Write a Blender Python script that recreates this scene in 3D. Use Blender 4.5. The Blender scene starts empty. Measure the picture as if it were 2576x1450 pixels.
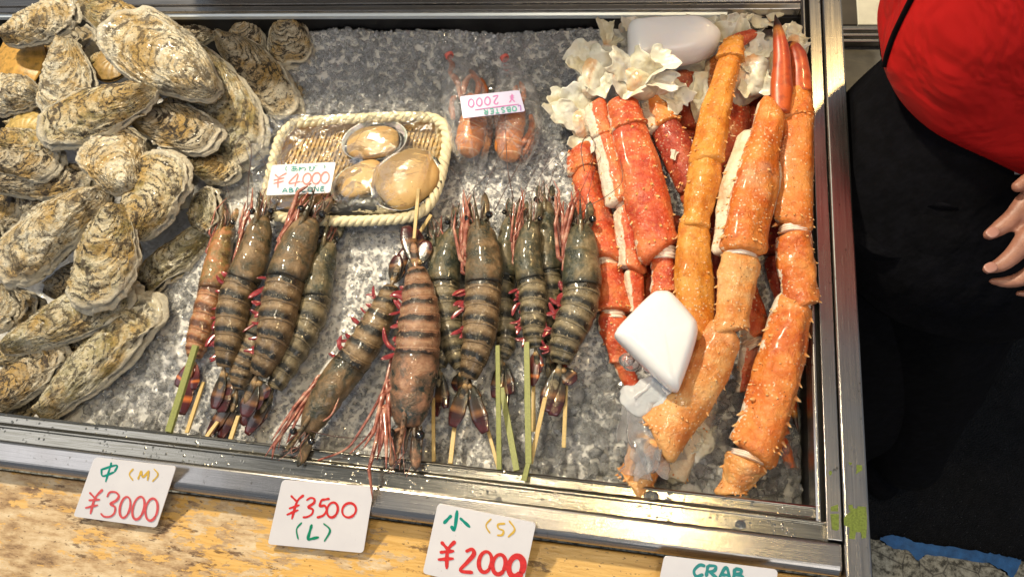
import bpy, math, random
import numpy as np
from mathutils import Matrix, Vector

scene = bpy.context.scene
COL = scene.collection

# ---------------------------------------------------------------- camera
F = 1655.0                      # focal length in pixels of a 2576 x 1450 view
CU, CV = 1288.0, 725.0
HC = 0.72                       # camera height above the rim of the case
v1 = np.array([-9788., -655., F]); v1 /= np.linalg.norm(v1)
v2 = np.array([605., -4855., F]); v2 /= np.linalg.norm(v2)
XW = -v1
YW = v2 - XW * v2.dot(XW); YW /= np.linalg.norm(YW)
ZW = np.cross(XW, YW)
CAMPOS = np.array([0., 0., HC])
FWD = np.array([XW[2], YW[2], ZW[2]])

def P(u, v, z=0.0):
    """point of the world at height z seen at (u, v) of the photograph"""
    r = np.array([(u - CU) / F, (v - CV) / F, 1.0])
    d = np.array([r.dot(XW), r.dot(YW), r.dot(ZW)])
    return CAMPOS + d * ((z - HC) / d[2])

def ray(u, v):
    r = np.array([(u - CU) / F, (v - CV) / F, 1.0])
    d = np.array([r.dot(XW), r.dot(YW), r.dot(ZW)])
    return d / np.linalg.norm(d)

def px(p):
    """metres per pixel at point p"""
    return float((np.asarray(p) - CAMPOS).dot(FWD)) / F

cam_d = bpy.data.cameras.new('camera')
cam_d.sensor_width = 36.0
cam_d.lens = F / 2576.0 * 36.0
cam_d.clip_start = 0.01
cam_d.clip_end = 60.0
cam = bpy.data.objects.new('camera', cam_d)
COL.objects.link(cam)
right = np.array([XW[0], YW[0], ZW[0]])
upv = -np.array([XW[1], YW[1], ZW[1]])
M4 = Matrix(((right[0], upv[0], -FWD[0], 0), (right[1], upv[1], -FWD[1], 0), (right[2], upv[2], -FWD[2], HC), (0, 0, 0, 1)))
cam.matrix_world = M4
scene.camera = cam

# ---------------------------------------------------------------- world and lamps
w = bpy.data.worlds.new('World'); scene.world = w; w.use_nodes = True
bg = w.node_tree.nodes['Background']
bg.inputs['Color'].default_value = (0.78, 0.87, 1.0, 1)
bg.inputs['Strength'].default_value = 0.27

def lamp(name, loc, target, size, power, color, spread=math.pi):
    d = bpy.data.lights.new(name, 'AREA'); d.shape = 'DISK'; d.size = size
    d.energy = power; d.color = color; d.spread = spread
    o = bpy.data.objects.new(name, d); COL.objects.link(o)
    o.location = loc
    o.rotation_euler = (Vector(target) - Vector(loc)).to_track_quat('-Z', 'Y').to_euler()
    return o
WARM = (1.0, 0.87, 0.64)
lamp('stall_lamp', (-0.95, 1.30, 1.75), (-0.1, 0.25, 0), 0.13, 64, WARM)
lamp('bulb', (0.536, 1.09, 0.95), (0.2, 0.3, 0), 0.07, 4.5, (1.0, 0.70, 0.30))
lamp('bulb', (0.162, 0.084, 1.75), (0.1, 0.1, 0), 0.07, 5.5, (1.0, 0.74, 0.36))
lamp('bulb', (-0.30, 0.30, 1.6), (-.1, 0.1, 0), 0.06, 5, WARM)
lamp('open_sky', (-2.1, 0.0, 1.6), (-0.4, 0.1, 0), 1.2, 5, (0.97, 0.97, 1.0))
lamp('front_sky', (0.7, -1.3, 1.9), (0.1, 0.2, 0), 1.1, 10, (1.0, 0.97, 0.93))
scene.view_settings.view_transform = 'Standard'
scene.view_settings.look = 'None'
scene.view_settings.exposure = 0.0
scene.view_settings.gamma = 1.0
scene.cycles.max_bounces = 8
scene.cycles.transparent_max_bounces = 16

# ---------------------------------------------------------------- noise
def vn(p, seed=0):
    p = np.asarray(p, float); i = np.floor(p).astype(np.int64); f = p - i
    f = f * f * (3 - 2 * f)
    def h(ix, iy, iz):
        n = (ix * 374761393 + iy * 668265263 + iz * 2147483647 + seed * 1274126177) & 0xffffffff
        n = ((n ^ (n >> 13)) * 1274126177) & 0xffffffff
        n = ((n ^ (n >> 16)) * 2246822519) & 0xffffffff
        return ((n ^ (n >> 15)) & 0xffff) / 65535.0
    r = 0
    for dx in (0, 1):
        wx = f[..., 0] if dx else 1 - f[..., 0]
        for dy in (0, 1):
            wy = f[..., 1] if dy else 1 - f[..., 1]
            for dz in (0, 1):
                wz = f[..., 2] if dz else 1 - f[..., 2]
                r = r + wx * wy * wz * h(i[..., 0] + dx, i[..., 1] + dy, i[..., 2] + dz)
    return r * 2 - 1

def fbm(p, seed=0, o=4):
    r = 0; a = 1.0; p = np.asarray(p, float)
    for k in range(o):
        r = r + a * vn(p * (2.03 ** k), seed + k * 17); a *= 0.5
    return r / 1.7

def nrm(v):
    v = np.asarray(v, float); return v / (np.linalg.norm(v) + 1e-12)

# ---------------------------------------------------------------- objects
def mesh(name, V, Fc, mat=None, parent=None, smooth=True, pc=None):
    me = bpy.data.meshes.new(name)
    V = np.asarray(V, dtype=float).reshape(-1, 3)
    me.from_pydata(V.tolist(), [], [tuple(int(i) for i in f) for f in Fc])
    if pc is not None:
        a = me.attributes.new('pc', 'FLOAT_VECTOR', 'POINT')
        a.data.foreach_set('vector', np.asarray(pc, dtype=np.float32).ravel())
    if smooth:
        me.polygons.foreach_set('use_smooth', [True] * len(me.polygons))
    me.update()
    o = bpy.data.objects.new(name, me)
    if mat: me.materials.append(mat)
    COL.objects.link(o)
    if parent: 
        o.parent = parent
        o.matrix_parent_inverse = Matrix.Translation(-parent.location)
    return o

def tag(o, label, cat, group=None, kind=None):
    if kind: o['kind'] = kind
    if label: o['label'] = label
    if cat: o['category'] = cat
    if group: o['group'] = group
    return o

def thing(name, loc, label, cat, group=None):
    o = bpy.data.objects.new(name, None); o.empty_display_size = 0.02
    COL.objects.link(o); o.location = tuple(float(x) for x in loc)
    return tag(o, label, cat, group)

def join(parts):
    """list of (V, F, pc) -> one"""
    Vs, Fs, Ps, n = [], [], [], 0
    for q in parts:
        V, Fc = q[0], q[1]; pc = q[2] if len(q) > 2 and q[2] is not None else np.zeros((len(V), 3))
        Vs.append(np.asarray(V)); Ps.append(pc); Fs += [[i + n for i in f] for f in Fc]; n += len(V)
    return np.vstack(Vs), Fs, np.vstack(Ps)

def grid_faces(nu, nv, wrap_v=False):
    fs = []
    for i in range(nu - 1):
        for j in range(nv if wrap_v else nv - 1):
            j2 = (j + 1) % nv
            fs.append((i * nv + j, i * nv + j2, (i + 1) * nv + j2, (i + 1) * nv + j))
    return fs

def spline(ctrl, n):
    """Catmull-Rom through rows of ctrl (any number of channels)"""
    c = np.asarray(ctrl, float)
    if len(c) == 2:
        t = np.linspace(0, 1, n)[:, None]; return c[0] * (1 - t) + c[1] * t
    c = np.vstack([2 * c[0] - c[1], c, 2 * c[-1] - c[-2]])
    out = []
    for t in np.linspace(0, len(c) - 3 - 1e-9, n):
        i = int(t); f = t - i; a, b, d, e = c[i], c[i + 1], c[i + 2], c[i + 3]
        out.append(0.5 * (2 * b + (d - a) * f + (2 * a - 5 * b + 4 * d - e) * f * f + (3 * b - a - 3 * d + e) * f ** 3))
    return np.array(out)

def interp(s, xs, ys):
    return np.interp(s, xs, ys)

def loft(pts, rw, rh=None, n=20, up=(0, 0, 1), fn=None, cap=True, s=None):
    pts = np.asarray(pts, float); k = len(pts)
    rw = np.broadcast_to(np.asarray(rw, float), (k,)); rh = rw if rh is None else np.broadcast_to(np.asarray(rh, float), (k,))
    T = np.gradient(pts, axis=0); T /= np.linalg.norm(T, axis=1)[:, None] + 1e-12
    U = np.broadcast_to(np.asarray(up, float), (k, 3)) if np.ndim(up) == 1 else np.asarray(up)
    S = np.cross(T, U); S /= np.linalg.norm(S, axis=1)[:, None] + 1e-9
    N = np.cross(S, T)
    a = np.arange(n) / n * 2 * math.pi
    s = np.linspace(0, 1, k) if s is None else s
    m = np.ones((k, n)) if fn is None else fn(s[:, None] * np.ones((1, n)), a[None, :] * np.ones((k, 1)))
    V = pts[:, None, :] + S[:, None, :] * (rw[:, None] * np.cos(a)[None] * m)[..., None] + N[:, None, :] * (rh[:, None] * np.sin(a)[None] * m)[..., None]
    pc = np.stack([s[:, None] * np.ones((1, n)), np.cos(a)[None] * np.ones((k, 1)), np.sin(a)[None] * np.ones((k, 1))], -1)
    V = V.reshape(-1, 3); pc = pc.reshape(-1, 3); Fc = grid_faces(k, n, True)
    if cap:
        V = np.vstack([V, pts[0], pts[-1]]); pc = np.vstack([pc, [s[0], 0, 1], [s[-1], 0, 1]])
        c0, c1 = k * n, k * n + 1
        Fc += [(c0, (j + 1) % n, j) for j in range(n)] + [(c1, (k - 1) * n + j, (k - 1) * n + (j + 1) % n) for j in range(n)]
    return V, Fc, pc

def frames_at(pts, i, up=(0, 0, 1)):
    T = nrm(pts[min(i + 1, len(pts) - 1)] - pts[max(i - 1, 0)]); S = nrm(np.cross(T, up)); return T, S, np.cross(S, T)

def cone(base, tip, r, n=6):
    base = np.asarray(base); tip = np.asarray(tip); d = nrm(tip - base); s = nrm(np.cross(d, (0.3, 0.5, 0.81))); t = np.cross(s, d)
    V = []
    for f, q in ((0, 1.0), (0.35, 0.6), (0.75, 0.25)):
        for j in range(n):
            a = 2 * math.pi * j / n; V.append(base + (tip - base) * f + (s * math.cos(a) + t * math.sin(a)) * r * q)
    V.append(tip)
    Fc = grid_faces(3, n, True) + [(2 * n + j, 2 * n + (j + 1) % n, 3 * n) for j in range(n)]
    pc = np.array([[q, 0, 0] for q in (0, .35, .75) for _ in range(n)] + [[1, 0, 0]])
    return np.array(V), Fc, pc

def blob(c, ax, ay, az, nu=28, nv=36, amp=0.0, freq=60, seed=0, sq=1.0):
    c, ax, ay, az = [np.asarray(q, float) for q in (c, ax, ay, az)]
    th = np.linspace(0, math.pi, nu)[:, None]; ph = (np.arange(nv) / nv * 2 * math.pi)[None]
    sp = lambda q: np.sign(q) * np.abs(q) ** sq
    x = sp(np.sin(th)) * sp(np.cos(ph)); y = sp(np.sin(th)) * sp(np.sin(ph)); z = sp(np.cos(th)) * np.ones_like(ph)
    D = x[..., None] * ax + y[..., None] * ay + z[..., None] * az
    V = c + D * (1 + amp * fbm((c + D) * freq, seed, 4))[..., None]
    pc = np.stack([x * np.ones_like(ph), y, z], -1)
    return V.reshape(-1, 3), grid_faces(nu, nv, True), pc.reshape(-1, 3)

def ellipsoid(c, r, name, mat, parent, n=16):
    V, Fc, pc = blob(c, (r, 0, 0), (0, r, 0), (0, 0, r), n // 2 + 2, n)
    return mesh(name, V, Fc, mat, parent, True, pc)

def extrude_y(profile, y0, y1):
    """profile of (x, z) points swept along y"""
    return sweep([(p[0], 0, p[1]) for p in profile], (0, y0, 0), (0, y1, 0))
def sweep(pts, a, b):
    pts = np.asarray(pts, float); n = len(pts); a = np.asarray(a, float); b = np.asarray(b, float)
    V = np.vstack([pts + a, pts + b]); Fc = [(i, (i + 1) % n, n + (i + 1) % n, n + i) for i in range(n)]
    Fc += [tuple(range(n))[::-1], tuple(range(n, 2 * n))]
    return V, Fc
def box(x0, x1, y0, y1, z0, z1):
    V = [(x, y, z) for z in (z0, z1) for y in (y0, y1) for x in (x0, x1)]
    return np.array(V, float), [(0, 2, 3, 1), (4, 5, 7, 6), (0, 1, 5, 4), (2, 6, 7, 3), (0, 4, 6, 2), (1, 3, 7, 5)]
def bevel(o, wd=0.001, seg=2):
    m = o.modifiers.new('bevel', 'BEVEL'); m.width = wd; m.segments = seg; m.limit_method = 'ANGLE'; return o

# ---------------------------------------------------------------- materials
class Mat:
    def __init__(self, name):
        self.m = bpy.data.materials.new(name); self.m.use_nodes = True
        self.nt = self.m.node_tree; self.b = self.nt.nodes['Principled BSDF']; self.out = self.nt.nodes['Material Output']
    def n(self, t, **k):
        q = self.nt.nodes.new(t)
        for a, b in k.items(): setattr(q, a, b)
        return q
    def put(self, sock, val):
        if isinstance(val, bpy.types.NodeSocket): self.nt.links.new(val, sock)
        elif val is not None:
            if isinstance(val, (tuple, list)) and len(val) == 3 and sock.type == 'RGBA': val = tuple(val) + (1,)
            sock.default_value = val
    def coord(self, scale=(1, 1, 1), rand=True, attr=None):
        if attr: src = self.n('ShaderNodeAttribute', attribute_name=attr).outputs['Vector']
        else: src = self.n('ShaderNodeTexCoord').outputs['Object']
        mp = self.n('ShaderNodeMapping'); self.put(mp.inputs['Vector'], src); mp.inputs['Scale'].default_value = scale
        if rand:
            oi = self.n('ShaderNodeObjectInfo'); mu = self.n('ShaderNodeMath', operation='MULTIPLY'); mu.inputs[1].default_value = 87.0
            self.put(mu.inputs[0], oi.outputs['Random']); self.put(mp.inputs['Location'], mu.outputs[0])
        return mp.outputs[0]
    def noise(self, vec, scale, detail=4, rough=0.6, dist=0.0):
        q = self.n('ShaderNodeTexNoise'); self.put(q.inputs['Vector'], vec); q.inputs['Scale'].default_value = scale
        q.inputs['Detail'].default_value = detail; q.inputs['Roughness'].default_value = rough; q.inputs['Distortion'].default_value = dist
        return q.outputs['Fac']
    def voro(self, vec, scale, out='Distance', feature='F1'):
        q = self.n('ShaderNodeTexVoronoi', feature=feature); self.put(q.inputs['Vector'], vec); q.inputs['Scale'].default_value = scale
        return q.outputs[out]
    def ramp(self, fac, stops, interp='LINEAR'):
        q = self.n('ShaderNodeValToRGB'); q.color_ramp.interpolation = interp; e = q.color_ramp.elements
        while len(e) < len(stops): e.new(0.5)
        for k, (p, c) in enumerate(stops):
            e[k].position = p; c = (c, c, c) if isinstance(c, (int, float)) else c; e[k].color = tuple(c) + (1,)
        self.put(q.inputs[0], fac); return q.outputs[0]
    def mix(self, fac, a, b, mode='MIX'):
        q = self.n('ShaderNodeMix', data_type='RGBA', blend_type=mode)
        self.put(q.inputs[0], fac); self.put(q.inputs[6], a); self.put(q.inputs[7], b); return q.outputs[2]
    def math(self, op, a, b=None, clamp=False):
        q = self.n('ShaderNodeMath', operation=op, use_clamp=clamp); self.put(q.inputs[0], a)
        if b is not None: self.put(q.inputs[1], b)
        return q.outputs[0]
    def sep(self, attr='pc'):
        a = self.n('ShaderNodeAttribute', attribute_name=attr); s = self.n('ShaderNodeSeparateXYZ'); self.put(s.inputs[0], a.outputs['Vector']); return s.outputs
    def bump(self, h, strength=0.5, dist=0.001, prev=None):
        q = self.n('ShaderNodeBump'); q.inputs['Strength'].default_value = strength; q.inputs['Distance'].default_value = dist
        self.put(q.inputs['Height'], h)
        if prev is not None: self.put(q.inputs['Normal'], prev)
        return q.outputs[0]
    def set(self, **k):
        names = dict(color='Base Color', rough='Roughness', metal='Metallic', spec='Specular IOR Level', coat='Coat Weight', coatr='Coat Roughness',
                     normal='Normal', trans='Transmission Weight', ior='IOR', sss='Subsurface Weight', sssr='Subsurface Radius', ssss='Subsurface Scale', alpha='Alpha', sheen='Sheen Weight', aniso='Anisotropic')
        for a, b in k.items(): self.put(self.b.inputs[names[a]], b)
        if 'sss' in k: self.b.inputs['Subsurface Radius'].default_value = (1.0, .85, .75)
        return self

def simple(name, color, rough=0.5, metal=0.0, var=0.15, scale=40, bump=0.0, **k):
    m = Mat(name); v = m.coord()
    nz = m.noise(v, scale, 5)
    c2 = tuple(x * (1 - var) for x in color); c1 = tuple(min(1, x * (1 + var)) for x in color)
    m.set(color=m.ramp(nz, [(0.3, c2), (0.7, c1)]), rough=rough, metal=metal, **k)
    if bump: m.set(normal=m.bump(m.noise(v, scale * 4, 4), bump, 0.002))
    return m.m
# ================================================================ materials of the setting
def steel(name, along, tint=(0.56, 0.53, 0.50), rough=0.24):
    m = Mat(name); sc = (3, 260, 260) if along == 'x' else (260, 3, 260)
    v = m.coord(sc, rand=False); v2 = m.coord((1, 1, 1), rand=False)
    br = m.noise(v, 3.0, 5, 0.7); bl = m.noise(v2, 9, 4); sp = m.noise(v2, 160, 3, 0.6)
    col = m.ramp(br, [(0.25, tuple(x * 0.62 for x in tint)), (0.75, tint)])
    col = m.mix(m.ramp(bl, [(0.45, 0.0), (0.75, 0.6)]), col, (0.30, 0.26, 0.21))
    col = m.mix(m.ramp(sp, [(0.66, 0.0), (0.72, 0.7)]), col, (0.12, 0.10, 0.07))
    vo = m.voro(m.coord((7, 1.3, 1) if along == 'x' else (1.3, 7, 1), rand=False), 26, feature='DISTANCE_TO_EDGE')
    scr = m.ramp(vo, [(0.0, 1.0), (0.012, 0.0)])
    m.set(color=col, metal=1.0, rough=m.math('ADD', m.math('MULTIPLY', br, 0.16), m.math('ADD', m.math('MULTIPLY', bl, 0.14), rough - 0.14)),
          normal=m.bump(scr, 0.05, 0.0005, m.bump(br, 0.12, 0.0006)))
    return m.m
STEEL_X = steel('brushed_steel_lengthwise', 'x')
STEEL_Y = steel('brushed_steel_sideways', 'y')
m = Mat('wet_steel'); v = m.coord((1, 1, 1), rand=False)
dr = m.voro(v, 210); nn = m.noise(v, 30, 3); bl = m.noise(m.coord((6, 200, 60), rand=False), 4, 4)
drop = m.math('MULTIPLY', m.ramp(dr, [(0.0, 1.0), (0.32, 0.0)]), m.ramp(nn, [(0.48, 0.0), (0.6, 1.0)]))
m.set(color=m.ramp(bl, [(0.3, (0.27, 0.25, 0.20)), (0.7, (0.46, 0.43, 0.37))]), metal=1.0, rough=m.math('ADD', 0.14, m.math('MULTIPLY', bl, 0.16)), normal=m.bump(drop, 0.6, 0.0012, m.bump(bl, 0.15, 0.0005)))
WETSTEEL = m.m
DARKSTEEL = simple('dark_inner_steel', (0.012, 0.012, 0.013), 0.38, 0.0, 0.3, 20, 0.05, spec=0.3)
PALESTEEL = simple('pale_inner_trim', (0.62, 0.68, 0.72), 0.35, 0.3, 0.08, 15)
GAPM = simple('gap_black', (0.01, 0.009, 0.008), 0.8)
BOXM = simple('insulated_panel', (0.16, 0.155, 0.15), 0.5)

# counter board: ochre paint worn down to bleached and stained wood
m = Mat('worn_painted_board'); v = m.coord((1, 1, 1), rand=False); vs = m.coord((1.0, 3.2, 1), rand=False); vg = m.coord((6, 90, 20), rand=False)
g = m.noise(vg, 3.5, 6, 0.65); big = m.noise(vs, 11, 8, 0.72, 0.4); fine = m.noise(vs, 34, 6, 0.7)
sx = m.n('ShaderNodeSeparateXYZ'); m.put(sx.inputs[0], m.n('ShaderNodeTexCoord').outputs['Object'])
grad = m.math('MULTIPLY', m.math('SUBTRACT', sx.outputs[0], -0.25), -0.33)
wear = m.math('ADD', m.math('ADD', m.math('MULTIPLY', big, 0.55), m.math('MULTIPLY', fine, 0.55)), m.math('MINIMUM', m.math('MAXIMUM', grad, -0.13), 0.10))
paint = m.ramp(g, [(0.3, (0.48, 0.27, 0.07)), (0.55, (0.64, 0.39, 0.12)), (0.75, (0.62, 0.40, 0.16))])
bare = m.ramp(m.noise(vs, 22, 6, 0.7), [(0.34, (0.14, 0.08, 0.045)), (0.46, (0.38, 0.25, 0.13)), (0.56, (0.54, 0.40, 0.24)), (0.70, (0.66, 0.54, 0.37))])
dirt = m.ramp(m.noise(m.coord((1.2, 4.5, 1), rand=False), 12, 7, 0.72), [(0.60, 0.0), (0.64, 1.0)])
wm = m.ramp(wear, [(0.600, 0.0), (0.610, 1.0)])
col = m.mix(wm, paint, bare)
col = m.mix(m.math('MULTIPLY', dirt, 0.8), col, (0.075, 0.032, 0.012))
chip = m.ramp(m.noise(m.coord((1, 2, 1), rand=False), 140, 3, 0.6), [(0.64, 0.0), (0.68, 0.75)])
col = m.mix(chip, col, (0.06, 0.035, 0.02))
m.set(color=col, rough=m.mix(wm, (0.30,) * 3, (0.6,) * 3), normal=m.bump(wm, -0.5, 0.0012, m.bump(g, 0.15, 0.001, m.bump(fine, 0.35, 0.002))))
BOARD = m.m

m = Mat('street_floor'); v = m.coord(rand=False)
n1 = m.noise(v, 60, 5, 0.7); n2 = m.voro(v, 330); 
m.set(color=m.mix(m.ramp(m.noise(v, 330, 3, .7), [(.66, 0.), (.72, .8)]), m.ramp(n1, [(0.35, (0.003, 0.003, 0.004)), (0.75, (0.012, 0.012, 0.014))]), (.22, .22, .24)), rough=m.ramp(m.noise(v, 7, 3), [(0.4, 0.35), (0.6, 0.7)]), spec=.22, normal=m.bump(n2, 1.0, 0.004, m.bump(m.noise(v, 140, 5, .8), 1.0, 0.006)))
FLOORM = m.m
m = Mat('cracked_concrete'); v = m.coord(rand=False); vd = m.noise(v, 14, 4)
cr = m.voro(m.mix(0.06, v, m.n('ShaderNodeTexNoise').outputs['Color'], 'ADD'), 17, feature='DISTANCE_TO_EDGE')
base = m.ramp(m.noise(v, 70, 6, 0.75), [(0.40, (0.08, 0.075, 0.06)), (0.49, (0.30, 0.285, 0.23)), (0.62, (0.50, 0.48, 0.40))])
m.set(color=m.mix(m.ramp(cr, [(0.0, 0.85), (0.028, 0.0)]), base, (0.05, 0.045, 0.04)), rough=0.8, normal=m.bump(m.noise(v, 90, 5, 0.7), 0.8, 0.004))
CONC = m.m
BLUEP = simple('blue_floor_paint', (0.022, 0.12, 0.33), 0.5, 0, 0.35, 60, 0.6)
TAPE = simple('green_tape_residue', (0.15, 0.20, 0.035), 0.8, 0, 0.35, 500, 0.6)
CREAMP = simple('cream_worktop', (0.55, 0.53, 0.44), 0.5, 0, 0.12, 30)
PLATEM = simple('white_glaze', (0.72, 0.73, 0.78), 0.2, 0, 0.05, 10)

# ================================================================ frame of the case
yA = P(1000, 1151)[1]; yL1 = P(1000, 1185)[1]; yB = P(1000, 1229)[1]; yC = P(1000, 1289)[1]; yD = P(1000, 1306)[1]
yback = P(1000, 33)[1]
xr0 = P(2049, 1200)[0]; xr1 = P(2113, 1200)[0]; xr2 = P(2177, 1200)[0]
XL = -1.02
ytop = yback + 0.075
FLOOR_Z = -0.86
case = thing('seafood_display_case', ((XL + xr2) / 2, 0.2, FLOOR_Z), 'brushed stainless steel ice display case with stepped front rail holding the seafood', 'display case')

def rail(name, prof, mat, axis, a, b, bev=0.0012):
    if axis == 'x': V, Fc = sweep([(0, p[0], p[1]) for p in prof], (a, 0, 0), (b, 0, 0))
    else: V, Fc = sweep([(p[0], 0, p[1]) for p in prof], (0, a, 0), (0, b, 0))
    return bevel(mesh(name, V, Fc, mat, case, False), bev, 3)
# front: two wet ledges with raised edges, then the wide outer bar
rail('ledge', [(yA, 0.0), (yA - .0022, 0.0015), (yA - .003, -.0035), (yL1 + .003, -.0035), (yL1 + .0005, -.0005), (yL1 + .0005, -.02), (yA, -.02)], WETSTEEL, 'x', XL, xr0 + .004, 0.0005)
rail('ledge', [(yL1, .001), (yL1 - .0022, .001), (yL1 - .003, -.0028), (yB + .0028, -.0028), (yB + .0004, -.0028), (yB + .0004, -.02), (yL1, -.02)], WETSTEEL, 'x', XL, xr0 + .012, 0.0005)
rail('front_bar', [(yB, .0025), (yC, .0025), (yD, -.004), (yD, -.030), (yB, -.030)], STEEL_X, 'x', XL, xr1 - .0008, 0.0030)
# right side: strip, inner bar, outer bar
yf1 = P(2059, 1310)[1]; yf2 = P(2100, 1358)[1]
rail('edge_strip', [(xr0, .0005), (xr0 + .0022, .0022), (xr0 + .0045, .0022), (xr0 + .0045, -.02), (xr0, -.02)], STEEL_Y, 'y', yf1, ytop, 0.0005)
rail('side_bar', [(xr0 + .0085, .005), (xr1 - .0012, .005), (xr1 - .0012, -.02), (xr0 + .0085, -.02)], STEEL_Y, 'y', yf2, ytop, 0.001)
rail('side_bar', [(xr1, .007), (xr2, .007), (xr2, -.05), (xr1, -.05)], STEEL_Y, 'y', yD - .004, ytop, 0.0022)
# back rails
rail('back_trim', [(yback, -.006), (yback + .0035, -.004), (yback + .0035, -.012), (yback, -.012)], PALESTEEL, 'x', XL, xr0 - .09, 0.0004)
rail('back_bar', [(yback + .0036, .001), (yback + .0135, .001), (yback + .0135, -.02), (yback + .0036, -.02)], STEEL_X, 'x', XL, xr0, 0.001)
rail('back_bar', [(yback + .0142, .004), (yback + .0165, .004), (yback + .0165, -.02), (yback + .0142, -.02)], STEEL_X, 'x', XL, xr0, 0.0006)
rail('back_bar', [(yback + .0168, .0), (yback + .06, .0), (yback + .06, -.02), (yback + .0168, -.02)], STEEL_X, 'x', XL, xr0, 0.001)
# tray
TZ = -0.16
for nm, b in (('side_wall', (xr0 + .001, xr0 + .004, yA, yback + .004, TZ, -.0205)), ('back_wall', (XL, xr0, yback + .001, yback + .003, TZ, -.0125)),
              ('front_wall', (XL, xr0, yA - .006, yA - .003, TZ, -.0205)), ('tray_floor', (XL, xr0, yA - .003, yback + .001, TZ - .004, TZ)), ('end_wall', (XL, XL + .004, yA, yback, TZ, -.0205))):
    V, Fc = box(*b); mesh(nm, V, Fc, DARKSTEEL, case, False)
V, Fc = box(XL, xr2 - .004, yD + .003, ytop, FLOOR_Z, TZ - .0045); mesh('cabinet_body', V, Fc, BOXM, case, False)
V, Fc = box(xr0 + .0046, xr0 + .0084, yf1, ytop, -.03, -.004); mesh('side_groove', V, Fc, GAPM, case, False)
V, Fc = box(xr1 - .0011, xr1 - .0001, yf2, ytop, -.03, -.002); mesh('side_groove', V, Fc, GAPM, case, False)
V, Fc = box(XL, xr2 - .002, yD + .0005, yD + .0025, FLOOR_Z, -.0305); mesh('front_panel', V, Fc, GAPM, case, False)

def patch(name, pts, z, mat, parent, th=.0004):
    q = np.array([P(u, v, z) for u, v in pts]); n = len(q); V = np.vstack([q, q - [0, 0, th]])
    return mesh(name, V, [tuple(range(n))] + [(i, i + n, (i + 1) % n + n, (i + 1) % n) for i in range(n)], mat, parent, False)
zt = lambda L: [(2061 + a * .2008, 1159 + b * .2008) for a, b in L]
patch('tape_residue', zt([(370, 545), (415, 543), (425, 585), (470, 595), (490, 562), (585, 570), (597, 690), (598, 800), (585, 960), (535, 965), (525, 890), (460, 885), (445, 975), (370, 968), (385, 830), (312, 800), (308, 710), (370, 650), (395, 630), (372, 600)]), .0076, TAPE, case)
patch('tape_residue', zt([(145, 570), (235, 540), (235, 625), (145, 625)]), .0056, TAPE, case)
patch('tape_residue', zt([(140, 660), (245, 658), (247, 850), (215, 868), (160, 850), (150, 720)]), .0056, TAPE, case)
patch('tape_residue', zt([(468, 45), (535, 50), (540, 110), (460, 160), (470, 110)]), .0076, TAPE, case)
patch('tape_residue', zt([(365, 12), (415, 20), (390, 52)]), .0076, TAPE, case)
patch('tape_residue', zt([(125, 125), (150, 118), (160, 150), (140, 178), (122, 160)]), .0056, TAPE, case)
# water beads standing on the ledges
WATER = Mat('water_bead').set(color=(1, 1, 1), rough=0.02, trans=1.0, ior=1.33).m
rng = random.Random(4)
bp = []
spots = [(1638, 1248, .006), (1680, 1256, .003), (1862, 1318, .005), (1770, 1270, .002), (1845, 1330, .002), (1255, 1255, .004)]
for k in range(150):
    u = rng.uniform(900, 2030); spots.append((u, 1100 + (u - 500) * .118 + rng.uniform(0, 62) - 6, rng.uniform(.0005, .0014)))
for u, v, r in spots:
    p = P(u, v, -.003)
    if p[1] < yB or p[1] > yA - .004: continue
    bp.append(blob(p, (r * rng.uniform(.8, 1.5), 0, 0), (0, r, 0), (0, 0, r * .5), 7, 10))
V, Fc, pc = join(bp); tag(mesh('water_drops', V, Fc, WATER, None), 'clear water drops beaded on the wet front ledges of the case', 'water drops', kind='stuff')

# ================================================================ counter board in front
yw = yD - .0035; BZ = -.028
V, Fc = box(XL, xr2 - .01, yw - .34, yw, BZ - .035, BZ)
tag(bevel(mesh('counter_board', V, Fc, BOARD, None, False), .003, 3), 'yellow painted wooden board worn to bare wood along the front of the case', 'board')

# ================================================================ floor
def sheet(name, pts, z, mat, label=None):
    V = [(x, y, z) for x, y in pts]; return tag(mesh(name, V, [tuple(range(len(V)))], mat, None, False), label, None, None, 'structure')
sheet('street_floor', [(-9, -9), (9, -9), (9, 9), (-9, 9)], FLOOR_Z, FLOORM)
zf = lambda L: [tuple(P(2061 + a * .2008, 1159 + b * .2008, FLOOR_Z)[:2]) for a, b in L]
def ragged(pts, k=10, amp=.006, seed=3):
    r = random.Random(seed); out = []
    for (x0, y0), (x1, y1) in zip(pts[:-1], pts[1:]):
        for j in range(k):
            t = j / k; out.append((x0 + (x1 - x0) * t + r.uniform(-amp, amp), y0 + (y1 - y0) * t + r.uniform(-amp, amp)))
    return out + [pts[-1]]
top = ragged(zf([(300, 900), (740, 990), (900, 1080), (1100, 1110), (1220, 1240), (1330, 1150), (1600, 1190), (2100, 1260), (2380, 1440), (2500, 1240), (2900, 1300), (5000, 1600)]), 8, .002)
top = [(-3, top[0][1])] + top; n_ = len(top)
tag(mesh('concrete_paving', [(x, y, FLOOR_Z + .004) for x, y in top] + [(x, -4, FLOOR_Z + .004) for x, y in top], [(i, i + 1, n_ + i + 1, n_ + i) for i in range(n_ - 1)], CONC, None, False), None, None, None, 'structure')
lo_ = [(740, 985), (900, 1085), (1100, 1115), (1220, 1250), (1330, 1160), (1600, 1200), (2100, 1270), (2300, 1370), (2400, 1490), (2500, 1270)]
up_ = [(745, 955), (900, 925), (1040, 950), (1190, 1010), (1330, 1040), (1600, 1060), (2040, 1135), (2240, 1170), (2360, 1205), (2500, 1225)]
lo_, up_ = ragged(zf(lo_), 5, .0016, 5), ragged(zf(up_), 5, .0018, 6)
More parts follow.
